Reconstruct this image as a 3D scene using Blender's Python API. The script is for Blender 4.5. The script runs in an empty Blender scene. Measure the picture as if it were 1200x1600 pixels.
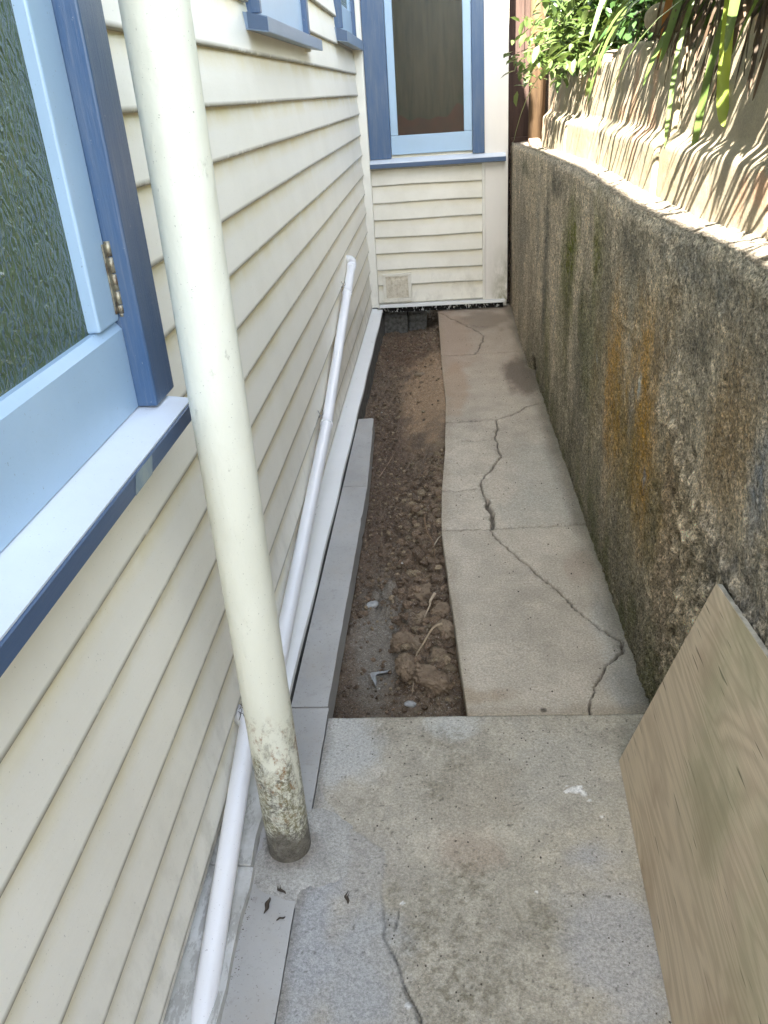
import bpy, bmesh, math, random
import numpy as np
from mathutils import Vector, Matrix

# ------------------------------------------------------------------ camera, sky, sun, exposure
scene = bpy.context.scene
C = scene.collection
def make_camera():
    cd = bpy.data.cameras.new('camera'); cam = bpy.data.objects.new('camera', cd); C.objects.link(cam)
    ya, pi_, ro = -0.08908015, -0.47341758, -0.07035338
    F = Vector((math.sin(ya)*math.cos(pi_), math.cos(ya)*math.cos(pi_), math.sin(pi_)))
    r = Vector((math.cos(ya), -math.sin(ya), 0)); u = r.cross(F)
    r2 = r*math.cos(ro) + u*math.sin(ro); u2 = -r*math.sin(ro) + u*math.cos(ro)
    cam.matrix_world = Matrix(((r2.x, u2.x, -F.x, 0), (r2.y, u2.y, -F.y, 0), (r2.z, u2.z, -F.z, 0), (0, 0, 0, 1)))
    cd.sensor_fit = 'VERTICAL'; cd.sensor_height = 32.0; cd.lens = 1270/1600*32.0
    cd.clip_start = 0.02; cd.clip_end = 300
    scene.camera = cam
make_camera()
SUN = Vector((-0.22, -0.73, 0.67)).normalized()
w = bpy.data.worlds.new("World"); scene.world = w; w.use_nodes = True
nt = w.node_tree; bg = nt.nodes['Background']
sky = nt.nodes.new('ShaderNodeTexSky'); sky.sky_type = 'NISHITA'; sky.sun_disc = False
sky.sun_elevation = math.asin(SUN.z); sky.sun_rotation = math.atan2(SUN.x, SUN.y)
hs = nt.nodes.new('ShaderNodeHueSaturation'); hs.inputs['Saturation'].default_value = .62; nt.links.new(sky.outputs[0], hs.inputs['Color']); nt.links.new(hs.outputs[0], bg.inputs[0]); bg.inputs[1].default_value = 0.10
ld = bpy.data.lights.new('sun', 'SUN'); ld.energy = 5.0; ld.angle = math.radians(0.5); ld.color = (1, .95, .87)
lo = bpy.data.objects.new('sun', ld); C.objects.link(lo); lo.rotation_euler = (-SUN).to_track_quat('-Z', 'Y').to_euler()
scene.view_settings.view_transform = 'Standard'; scene.view_settings.look = 'None'
scene.view_settings.exposure = 3.55; scene.view_settings.gamma = 1
scene.view_settings.use_curve_mapping = False
scene.render.engine = 'CYCLES'
scene.cycles.max_bounces = 10; scene.cycles.diffuse_bounces = 6

# ------------------------------------------------------------------ numpy noise
def _h(ix, iy, s):
    n = (ix.astype(np.int64)*374761393 + iy.astype(np.int64)*668265263 + s*1442695041) & 0xffffffff
    n = ((n ^ (n >> 13))*1274126177) & 0xffffffff
    n = (n ^ (n >> 16)) & 0xffffff
    return n/float(0xffffff)
def vn(x, y, s=0):
    ix = np.floor(x); iy = np.floor(y); fx = x-ix; fy = y-iy
    fx = fx*fx*(3-2*fx); fy = fy*fy*(3-2*fy)
    a = _h(ix, iy, s); b = _h(ix+1, iy, s); c = _h(ix, iy+1, s); d = _h(ix+1, iy+1, s)
    return (a*(1-fx)+b*fx)*(1-fy) + (c*(1-fx)+d*fx)*fy
def fbm(x, y, o=4, s=0, g=.5):
    x = np.asarray(x, float); y = np.asarray(y, float)
    t = 0; a = 1; n = 0
    for i in range(o):
        t = t + a*vn(x*2**i+17.3*i, y*2**i-9.1*i, s+i); n += a; a *= g
    return t/n-.5                       # -.5 .. .5
def sm(a, b, x): t = np.clip((x-a)/(b-a), 0, 1); return t*t*(3-2*t)
def polydist(X, Y, pts):
    d = np.full(X.shape, 9.)
    for (x0, y0), (x1, y1) in zip(pts[:-1], pts[1:]):
        dx, dy = x1-x0, y1-y0; t = np.clip(((X-x0)*dx+(Y-y0)*dy)/(dx*dx+dy*dy+1e-12), 0, 1)
        d = np.minimum(d, np.hypot(X-x0-t*dx, Y-y0-t*dy))
    return d
def jag(pts, amp, step, seed):
    rr = random.Random(seed); out = [pts[0]]
    for (x0, y0), (x1, y1) in zip(pts[:-1], pts[1:]):
        L = math.hypot(x1-x0, y1-y0); n = max(1, int(L/step))
        for i in range(1, n+1):
            t = i/n; j = amp if i < n else amp*.3
            out.append((x0+(x1-x0)*t+rr.uniform(-j, j), y0+(y1-y0)*t+rr.uniform(-j, j)))
    return out

# ------------------------------------------------------------------ object helpers
def wloc(o):
    v = Vector((0, 0, 0))
    while o is not None: v = v+o.location; o = o.parent
    return v
def thing(name, label, cat, loc=(0, 0, 0), group=None):
    o = bpy.data.objects.new(name, None); C.objects.link(o); o.location = loc; o.empty_display_size = .1
    o['label'] = label; o['category'] = cat
    if group: o['group'] = group
    return o
def tag(o, label, cat, group=None, kind=None):
    o['label'] = label; o['category'] = cat
    if group: o['group'] = group
    if kind: o['kind'] = kind
    return o
class MB:
    def __init__(s): s.v = []; s.f = []; s.sm = []; s.c = []
    def add(s, vs, fs, smooth=False):
        n = len(s.v); s.v += [tuple(v) for v in vs]; s.f += [tuple(i+n for i in f) for f in fs]; s.sm += [smooth]*len(fs); return s
    def box(s, x0, x1, y0, y1, z0, z1, b=.0015):
        # chamfered box
        b = min(b, (x1-x0)/3, (y1-y0)/3, (z1-z0)/3)
        bm = bmesh.new(); bmesh.ops.create_cube(bm, size=1)
        for v in bm.verts:
            v.co = ((x0+x1)/2+v.co.x*(x1-x0), (y0+y1)/2+v.co.y*(y1-y0), (z0+z1)/2+v.co.z*(z1-z0))
        if b > 0: bmesh.ops.bevel(bm, geom=list(bm.edges), offset=b, segments=2, affect='EDGES', profile=.5)
        bm.verts.index_update()
        s.add([v.co[:] for v in bm.verts], [[v.index for v in f.verts] for f in bm.faces]); bm.free(); return s
    def prism_y(s, prof, y0, y1, n=1, fn=None, pc=None):
        # prof: closed (x,z) loop, extruded along y
        ys = [y0+(y1-y0)*i/n for i in range(n+1)]; k = len(prof); vs = []
        for y in ys:
            for (x, z) in prof:
                p = (x, y, z); vs.append(fn(p) if fn else p)
            if pc: s.c += pc
        fs = []
        for i in range(n):
            for j in range(k):
                a = i*k+j; b_ = i*k+(j+1) % k; fs.append((a, b_, b_+k, a+k))
        fs.append(tuple(range(k-1, -1, -1))); fs.append(tuple(n*k+j for j in range(k)))
        s.add(vs, fs); return s
    def prism_x(s, prof, x0, x1, n=1, fn=None, pc=None):
        xs = [x0+(x1-x0)*i/n for i in range(n+1)]; k = len(prof); vs = []
        for x in xs:
            for (y, z) in prof:
                p = (x, y, z); vs.append(fn(p) if fn else p)
            if pc: s.c += pc
        fs = []
        for i in range(n):
            for j in range(k):
                a = i*k+j; b_ = i*k+(j+1) % k; fs.append((a, a+k, b_+k, b_))
        fs.append(tuple(range(k))); fs.append(tuple(n*k+j for j in range(k-1, -1, -1)))
        s.add(vs, fs); return s
    def tube(s, pts, r, seg=20, cap=True):
        pts = [Vector(p) for p in pts]; n = len(pts); rs = r if isinstance(r, (list, tuple)) else [r]*n
        vs = []; up = Vector((1, 0, 0)) if abs((pts[1]-pts[0]).normalized().x) < .9 else Vector((0, 0, 1))
        for i, p in enumerate(pts):
            t = (pts[min(i+1, n-1)]-pts[max(i-1, 0)]).normalized()
            a = (up-t*up.dot(t)).normalized(); b = t.cross(a); up = a
            for k in range(seg):
                q = 2*math.pi*k/seg; vs.append(p+(a*math.cos(q)+b*math.sin(q))*rs[i])
        fs = [(i*seg+k, i*seg+(k+1) % seg, (i+1)*seg+(k+1) % seg, (i+1)*seg+k) for i in range(n-1) for k in range(seg)]
        s.add(vs, fs, True)
        if cap:
            m = len(s.v)-n*seg
            s.f.append(tuple(m+k for k in range(seg-1, -1, -1))); s.sm.append(False)
            s.f.append(tuple(m+(n-1)*seg+k for k in range(seg))); s.sm.append(False)
        return s
    def build(s, name, m, parent=None, loc=None, fixn=True):
        off = wloc(parent) if parent else Vector(loc or (0, 0, 0))
        me = bpy.data.meshes.new(name)
        me.from_pydata([(v[0]-off.x, v[1]-off.y, v[2]-off.z) for v in s.v], [], s.f); me.update()
        me.polygons.foreach_set('use_smooth', s.sm)
        if fixn:
            bm = bmesh.new(); bm.from_mesh(me); bmesh.ops.recalc_face_normals(bm, faces=bm.faces); bm.to_mesh(me); bm.free()
        if s.c and len(s.c) == len(s.v):
            at = me.color_attributes.new('tone', 'FLOAT_COLOR', 'POINT'); at.data.foreach_set('color', np.array([(a, b, 0, 1) for a, b in s.c], np.float32).ravel())
        me.materials.append(m)
        o = bpy.data.objects.new(name, me); C.objects.link(o)
        if parent: o.parent = parent
        else: o.location = off
        return o
def grid_obj(name, P, col, m, parent=None, loc=(0, 0, 0), smooth=True, flip=False):
    # P: (nu,nv,3) array; col: (nu,nv,3) or None
    nu, nv = P.shape[:2]; off = wloc(parent) if parent else Vector(loc)
    V = (P.reshape(-1, 3)-np.array(off[:])).astype(np.float32)
    idx = np.arange(nu*nv).reshape(nu, nv)
    a, b, c, d = idx[:-1, :-1], idx[1:, :-1], idx[1:, 1:], idx[:-1, 1:]
    Q = np.stack([a, b, c, d] if not flip else [a, d, c, b], -1).reshape(-1, 4)
    me = bpy.data.meshes.new(name); me.vertices.add(len(V)); me.vertices.foreach_set('co', V.ravel())
    me.loops.add(Q.size); me.loops.foreach_set('vertex_index', Q.ravel().astype(np.int32))
    me.polygons.add(len(Q)); me.polygons.foreach_set('loop_start', (np.arange(len(Q))*4).astype(np.int32))
    me.polygons.foreach_set('use_smooth', np.full(len(Q), smooth)); me.update(calc_edges=True); me.validate()
    if col is not None:
        at = me.color_attributes.new('tone', 'FLOAT_COLOR', 'POINT')
        cc = np.ones((nu*nv, 4), np.float32); cc[:, :3] = np.clip(col.reshape(-1, 3), 0.003, 1); at.data.foreach_set('color', cc.ravel())
    me.materials.append(m)
    o = bpy.data.objects.new(name, me); C.objects.link(o)
    if parent: o.parent = parent
    else: o.location = off
    return o

# ------------------------------------------------------------------ material helpers
class NM:
    def __init__(s, name, rough=.6, spec=.5):
        s.m = bpy.data.materials.new(name); s.m.use_nodes = True; s.t = s.m.node_tree; s.p = s.t.nodes['Principled BSDF']
        s.p.inputs['Roughness'].default_value = rough; s.p.inputs['Specular IOR Level'].default_value = spec
        s.tc = s.t.nodes.new('ShaderNodeNewGeometry')
    def l(s, a, b): s.t.links.new(a, b)
    def n(s, k): return s.t.nodes.new(k)
    def pos(s, sc=(1, 1, 1)):
        m = s.n('ShaderNodeMapping'); m.inputs['Scale'].default_value = sc; s.l(s.tc.outputs['Position'], m.inputs[0]); return m.outputs[0]
    def noise(s, scale, detail=4, st=(1, 1, 1), rough=.55, dist=0, lo=None, hi=None):
        n = s.n('ShaderNodeTexNoise'); n.inputs['Scale'].default_value = scale; n.inputs['Detail'].default_value = detail
        n.inputs['Roughness'].default_value = rough; n.inputs['Distortion'].default_value = dist; s.l(s.pos(st), n.inputs['Vector'])
        o = n.outputs[0]
        return s.mr(o, lo, hi) if lo is not None else o
    def vor(s, scale, st=(1, 1, 1), feat='F1'):
        n = s.n('ShaderNodeTexVoronoi'); n.feature = feat; n.inputs['Scale'].default_value = scale; s.l(s.pos(st), n.inputs['Vector']); return n.outputs['Distance']
    def mr(s, a, lo, hi, t0=0., t1=1.):
        r = s.n('ShaderNodeMapRange'); s.l(a, r.inputs[0])
        for i, v in enumerate((lo, hi, t0, t1)): r.inputs[i+1].default_value = v
        return r.outputs[0]
    def mth(s, op, a, b=None):
        m = s.n('ShaderNodeMath'); m.operation = op
        for i, v in enumerate((a, b)):
            if v is None: continue
            if isinstance(v, (int, float)): m.inputs[i].default_value = v
            else: s.l(v, m.inputs[i])
        return m.outputs[0]
    def mix(s, f, a, b, mode='MIX'):
        m = s.n('ShaderNodeMix'); m.data_type = 'RGBA'; m.blend_type = mode
        for i, v in ((0, f), (6, a), (7, b)):
            if isinstance(v, (int, float)): m.inputs[i].default_value = v
            elif isinstance(v, tuple): m.inputs[i].default_value = (*v, 1)
            else: s.l(v, m.inputs[i])
        return m.outputs[2]
    def col(s, c):
        if isinstance(c, tuple): s.p.inputs['Base Color'].default_value = (*c, 1)
        else: s.l(c, s.p.inputs['Base Color'])
    def attr(s):
        a = s.n('ShaderNodeAttribute'); a.attribute_name = 'tone'; return a.outputs['Color']
    def bump(s, h, strength=.3, dist=.01):
        b = s.n('ShaderNodeBump'); b.inputs['Strength'].default_value = strength; b.inputs['Distance'].default_value = dist
        s.l(h, b.inputs['Height'])
        if s.p.inputs['Normal'].is_linked: s.l(s.p.inputs['Normal'].links[0].from_socket, b.inputs['Normal'])
        s.l(b.outputs[0], s.p.inputs['Normal']); return b
    def xyz(s):
        x = s.n('ShaderNodeSeparateXYZ'); s.l(s.tc.outputs['Position'], x.inputs[0]); return x.outputs
def painted(name, base, rough=.42, grime=.25, low=True, st=(1, 1, 1), chip=0, lap=False):
    n = NM(name, rough)
    c = n.mix(n.noise(5, 4, lo=.35, hi=.7), base, tuple(v*(.965 if low else .95) for v in base))
    c = n.mix(n.mth('MULTIPLY', n.noise(2.2, 6, (1, 1, 1), .65, lo=.48, hi=.78), grime), c, (base[0]*.55, base[1]*.52, base[2]*.42))
    c = n.mix(n.mth('MULTIPLY', n.noise(260, 2, lo=.70, hi=.76), .55), c, (.10, .085, .06))
    if low:
        z = n.xyz()[2]
        g = n.mth('MULTIPLY', n.mr(z, -1.05, -1.5), n.noise(11, 6, (1, 1, .6), .7, lo=.47, hi=.68))
        c = n.mix(n.mth('MULTIPLY', g, .4), c, (.20, .18, .12))
    if chip:
        c = n.mix(n.mth('MULTIPLY', n.noise(28, 7, (1, .35, 1), .72, lo=.66-chip*.12, hi=.70-chip*.12), .7), c, (.30, .29, .26))
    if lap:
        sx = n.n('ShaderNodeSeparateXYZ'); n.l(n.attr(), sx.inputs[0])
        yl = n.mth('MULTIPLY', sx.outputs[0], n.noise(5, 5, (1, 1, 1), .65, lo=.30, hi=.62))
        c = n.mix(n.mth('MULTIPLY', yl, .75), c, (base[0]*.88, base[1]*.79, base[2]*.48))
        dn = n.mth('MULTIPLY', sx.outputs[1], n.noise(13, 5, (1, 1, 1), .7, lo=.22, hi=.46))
        c = n.mix(n.mth('MULTIPLY', dn, .85), c, (.13, .11, .055))  # dark lap line: grime that also paints in the shade under each lip
    n.col(c)
    n.l(n.noise(14, 3, st, lo=.3, hi=.7), n.mr(n.noise(14, 3, st), .3, .7, rough-.08, rough+.12).node.inputs[0])
    n.bump(n.noise(45, 4, st), .18, .003); n.bump(n.noise(7, 3, st), .15, .008); n.bump(n.noise(170, 3), .10, .001)
    return n.m
CREAM = (.86, .825, .71)
M = {}
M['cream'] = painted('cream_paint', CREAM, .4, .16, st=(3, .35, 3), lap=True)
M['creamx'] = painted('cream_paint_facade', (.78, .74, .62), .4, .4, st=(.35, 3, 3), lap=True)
M['creamv'] = painted('cream_trim', (.82, .79, .69), .4, .12, st=(3, 3, .35))
M['white'] = painted('white_trim', (.82, .82, .79), .45, .1, low=False, chip=.1)
M['flaky'] = painted('flaking_trim', (.55, .55, .52), .65, .5, st=(3, .6, 3), chip=1.2)
M['pale'] = painted('pale_blue_paint', (.36, .50, .63), .33, .15, low=False, st=(1, 1, 1))
M['blue'] = painted('dark_blue_paint', (.045, .10, .195), .3, .1, low=False, st=(3, 3, .3))
def worn_sheen_blue():
    n = NM('dark_blue_worn_sheen', .34)
    c = n.mix(n.noise(5, 6, (4, 4, .5), .7, lo=.42, hi=.68), (.042, .095, .19), (.085, .13, .20))
    c = n.mix(n.mth('MULTIPLY', n.noise(60, 5, (3, 3, .12), .7, lo=.52, hi=.72), .35), c, (.20, .22, .25))  # grey vertical streaks paint a reflected sheen into the blue
    c = n.mix(n.mth('MULTIPLY', n.noise(70, 4, rough=.8, lo=.68, hi=.71), .8), c, (.42, .42, .38))
    n.col(c); n.bump(n.noise(50, 5, (4, 4, .2), .7), .3, .003); return n.m
M['blue'] = worn_sheen_blue()
M['sillblue'] = painted('sill_edge_blue', (.055, .095, .17), .4, .1, low=False, st=(3, .3, 3))
M['sillgrey'] = painted('faded_sill_blue', (.20, .27, .37), .4, .3, low=False, st=(3, .3, 3))
M['silltop'] = painted('faded_sill_top', (.66, .70, .74), .5, .25, low=False)

def mk_pipe():
    n = NM('downpipe_paint', .38)
    base = (.74, .74, .62)
    c = n.mix(n.noise(6, 5, (1, 1, .5), lo=.35, hi=.7), base, (.66, .66, .54))
    z = n.xyz()[2]
    g = n.mth('MULTIPLY', n.mr(z, -1.02, -1.36), 1.0)
    ns = n.noise(22, 8, (1, 1, .55), .75)
    f = n.mth('MULTIPLY', n.mr(n.mth('ADD', n.mth('MULTIPLY', g, .36), ns), .64, .78), n.noise(110, 4, rough=.8, lo=.36, hi=.56))
    c = n.mix(n.mth('MULTIPLY', f, .92), c, n.mix(n.noise(35, 3, lo=.4, hi=.6), (.16, .14, .05), (.07, .06, .04)))
    rust = n.mth('MULTIPLY', n.mth('MULTIPLY', n.mr(z, -1.08, -1.16), n.mr(z, -1.44, -1.3)), n.noise(26, 7, (1, 1, .5), .8, lo=.53, hi=.62))
    c = n.mix(rust, c, (.24, .12, .03))
    c = n.mix(n.mth('MULTIPLY', n.mr(n.mth('ADD', z, n.mr(n.noise(12, 4), .3, .7, -.06, .06)), -1.40, -1.46), .88), c, n.mix(n.noise(60, 4, rough=.8, lo=.4, hi=.6), (.15, .135, .11), (.065, .055, .04)))
    c = n.mix(n.mth('MULTIPLY', n.noise(300, 2, lo=.70, hi=.74), .6), c, (.1, .09, .06))
    n.col(c)
    n.bump(n.noise(16, 4, (1, 1, .6)), .35, .012); n.bump(n.noise(70, 4), .2, .003)
    n.bump(n.mth('MULTIPLY', f, n.noise(120, 3)), .5, .006)
    return n.m
M['downpipe'] = mk_pipe()
M['pvc'] = painted('white_waste_pipe', (.82, .82, .82), .3, .04, low=False)

def mk_conc(name, fine=1., bumpd=.006, big=.012, rough=.85, grit=None):
    n = NM(name, rough, .3)
    a = n.attr()
    c = n.mix(min(1., .9*fine), a, n.mix(1., a, n.mix(n.noise(150, 5, rough=.85, lo=.34, hi=.66), (.36, .35, .33), (1.55, 1.52, 1.46)), 'MULTIPLY'))
    c = n.mix(n.mth('MULTIPLY', n.vor(170, (1.1, 1.05, 1)), 1), c, c)
    c = n.mix(n.mth('MULTIPLY', n.noise(240, 2, (1.1, 1.05, 1), lo=.60, hi=.68), .6*fine), c, n.mix(.55, a, (.70, .68, .62)))
    c = n.mix(n.mth('MULTIPLY', n.noise(60, 4, (.9, 1, 1), .7, lo=.55, hi=.75), .4*fine), c, n.mix(1., a, (.55, .54, .5), 'MULTIPLY'))
    if grit:
        g0 = n.noise(grit[0], 6, rough=.8, lo=.36, hi=.64)
        c = n.mix(1., c, n.mix(g0, (grit[1],)*3, (grit[2],)*3), 'MULTIPLY')
        n.bump(g0, .7, .012)
    n.col(c)
    n.bump(n.noise(210, 4, rough=.7), .55, bumpd); n.bump(n.noise(38, 5, rough=.7), .35, big)
    return n.m
M['path'] = mk_conc('weathered_concrete', .7, .004, .006)
M['wall'] = mk_conc('rough_mossy_concrete', 1.1, .016, .03, .9, grit=(75, .50, 1.5))
M['crib'] = mk_conc('cast_concrete', .35, .002, .004)
M['soil'] = mk_conc('dug_clay_soil', 1.0, .012, .02, .95)

# ------------------------------------------------------------------ ground, path, soil
def flat(name, x0, x1, y0, y1, z, m, nx=2, ny=2):
    X, Y = np.meshgrid(np.linspace(x0, x1, nx), np.linspace(y0, y1, ny), indexing='ij')
    return X, Y
gm = NM('plain_earth', .95, .2); gm.col(gm.mix(gm.noise(3, 6, lo=.3, hi=.7), (.07, .055, .035), (.13, .11, .07))); gm.bump(gm.noise(12, 6), .6, .05)
g = MB(); g.add([(-60, -60, -1.82), (60, -60, -1.82), (60, 90, -1.82), (-60, 90, -1.82)], [(0, 1, 2, 3)])
g.build('ground', gm.m)['kind'] = 'structure'

lx_pts = [(1.66, .034), (1.698, .036), (2.003, .016), (2.367, -.006), (2.697, -.027), (2.76, -.029), (3.05, -.027), (3.5, -.009), (4.2, .003), (4.91, -.015), (5.5, -.024), (6.1, -.032), (6.5, -.04)]
def path_left(y):
    return np.interp(y, [p[0] for p in lx_pts], [p[1] for p in lx_pts]) + .004*fbm(y*9, y*0, 3, 5)
CR = {'A': ([(-.03, 6.22), (.137, 5.858), (.279, 5.504), (.196, 5.076)], .0035), 'A2': ([(.137, 5.858), (.24, 5.75), (.32, 5.72)], .0025),
      'J1': ([(-.03, 5.066), (.188, 5.077), (.52, 5.086)], .003), 'J2': ([(-.03, 3.901), (.206, 3.915), (.254, 3.91), (.339, 3.965), (.421, 4.07), (.5, 4.12)], .004),
      'J3': ([(-.04, 3.107), (.027, 3.098), (.122, 3.116)], .004), 'h': ([(.07, 3.646), (.237, 3.646)], .002),
      'L': ([(.254, 3.91), (.241, 3.614), (.245, 3.445), (.202, 3.32), (.161, 3.242), (.137, 3.159), (.161, 3.004)], .004),
      'Lb': ([(.161, 3.004), (.172, 2.889), (.162, 2.761)], .012),
      'L2': ([(.155, 2.751), (.225, 2.572), (.317, 2.381), (.376, 2.26), (.405, 2.186), (.45, 2.097), (.507, 2.023), (.504, 1.982), (.433, 1.894), (.394, 1.824), (.356, 1.698)], .0035),
      'J4': ([(-.04, 2.752), (.155, 2.756), (.53, 2.772)], .0038)}
def build_path():
    ys = np.concatenate([np.arange(1.703, 5.2, .0045), np.arange(5.2, 6.62, .008)])
    us = np.linspace(0, 1, 185)
    U, Y = np.meshgrid(us, ys, indexing='ij'); L = path_left(Y); X = L+(.56-L)*U
    Z = -1.5 + .006*fbm(X*5, Y*5, 4, 3) + .0022*fbm(X*60, Y*60, 3, 8)
    dark = np.zeros_like(X)
    for k, (pts, wd) in CR.items():
        jp = jag(jag(pts, .009, .05, 77+len(k)), .0042, .011, hash(k[0])*0+ord(k[0])+len(k)); wob = wd*(.75+.9*fbm(X*30, Y*30, 2, 11))
        d = polydist(X, Y, jp); m = 1-sm(wob*.55, wob*1.35, d); Z -= .022*m; dark = np.maximum(dark, m)
        Z -= .002*(1-sm(0, .03, d))
        dark = np.maximum(dark, .25*(1-sm(wob, .03, d))*sm(-.1, .25, fbm(X*40, Y*40, 3, 4)))
    # panels sit at slightly different heights
    Z += np.where(Y < 2.754, .0, .0)+np.where((Y > 2.76) & (Y < 3.9), -.003, 0)
    # colour
    base = np.stack([.45+0*X, .40+0*X, .325+0*X], -1)
    big = fbm(X*3, Y*2.2, 4, 21)[..., None]; base = base*(1+.35*big)
    med = fbm(X*14, Y*14, 4, 31)[..., None]; base = base*(1+.38*med)
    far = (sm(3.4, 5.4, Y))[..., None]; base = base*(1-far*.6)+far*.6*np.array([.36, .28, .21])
    def blot(cx, cy, rx, ry, col, s, seed=1):
        nonlocal base
        d = np.hypot((X-cx)/rx, (Y-cy)/ry)+.9*fbm(X*12, Y*8, 4, seed); m = (1-sm(.55, 1.15, d))[..., None]*s
        base = base*(1-m)+m*np.array(col)
    blot(.06, 5.5, .16, .9, (.34, .23, .16), .45, 41); blot(.05, 4.5, .09, .5, (.36, .24, .15), .5, 42); blot(.3, 5.9, .2, .3, (.16, .12, .085), .5, 46)
    blot(.45, 4.62, .10, .40, (.13, .10, .075), .85, 43); blot(.4, 3.2, .12, .5, (.44, .42, .36), .5, 44); blot(.50, 2.05, .07, .25, (.45, .44, .40), .6, 45)
    blot(.36, 2.9, .2, .2, (.42, .40, .34), .5, 47); blot(.48, 1.8, .08, .12, (.36, .36, .34), .6, 48)
    blot(.02, 1.78, .16, .05, (.32, .25, .17), .6, 49); blot(.24, 1.722, .012, .012, (.03, .025, .02), .9, 50); blot(.44, 2.45, .06, .14, (.36, .27, .2), .4, 51)
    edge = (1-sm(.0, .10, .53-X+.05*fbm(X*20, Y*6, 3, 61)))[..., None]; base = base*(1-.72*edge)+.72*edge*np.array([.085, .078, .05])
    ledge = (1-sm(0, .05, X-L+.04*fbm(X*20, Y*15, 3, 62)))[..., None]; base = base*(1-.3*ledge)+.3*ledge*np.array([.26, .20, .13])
    jt = (1-sm(0, .05, Y-1.703+.05*fbm(X*15, Y*15, 3, 63)))[..., None]; base = base*(1-.4*jt)+.4*jt*np.array([.25, .20, .13])
    base = base*(1-.85*dark[..., None])+.85*dark[..., None]*np.array([.055, .042, .028])
    P = np.stack([X, Y, Z], -1)
    # wrap edges down: left face
    def skirt(P, base):
        a = P[:1].copy(); a[..., 2] = -1.565+.006*fbm(a[..., 1]*20, a[..., 1]*0, 3, 9); a[..., 0] += .006*fbm(a[..., 1]*25, a[..., 1]*0+2, 3, 9)
        P = np.concatenate([a, P], 0); base = np.concatenate([base[:1]*.55, base], 0)
        a = P[:, :1].copy(); a[..., 2] = -1.565; P = np.concatenate([a, P], 1); base = np.concatenate([base[:, :1]*.6, base], 1)
        return P, base
    P, base = skirt(P, base)
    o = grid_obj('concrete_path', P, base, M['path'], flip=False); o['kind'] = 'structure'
build_path()

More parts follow.
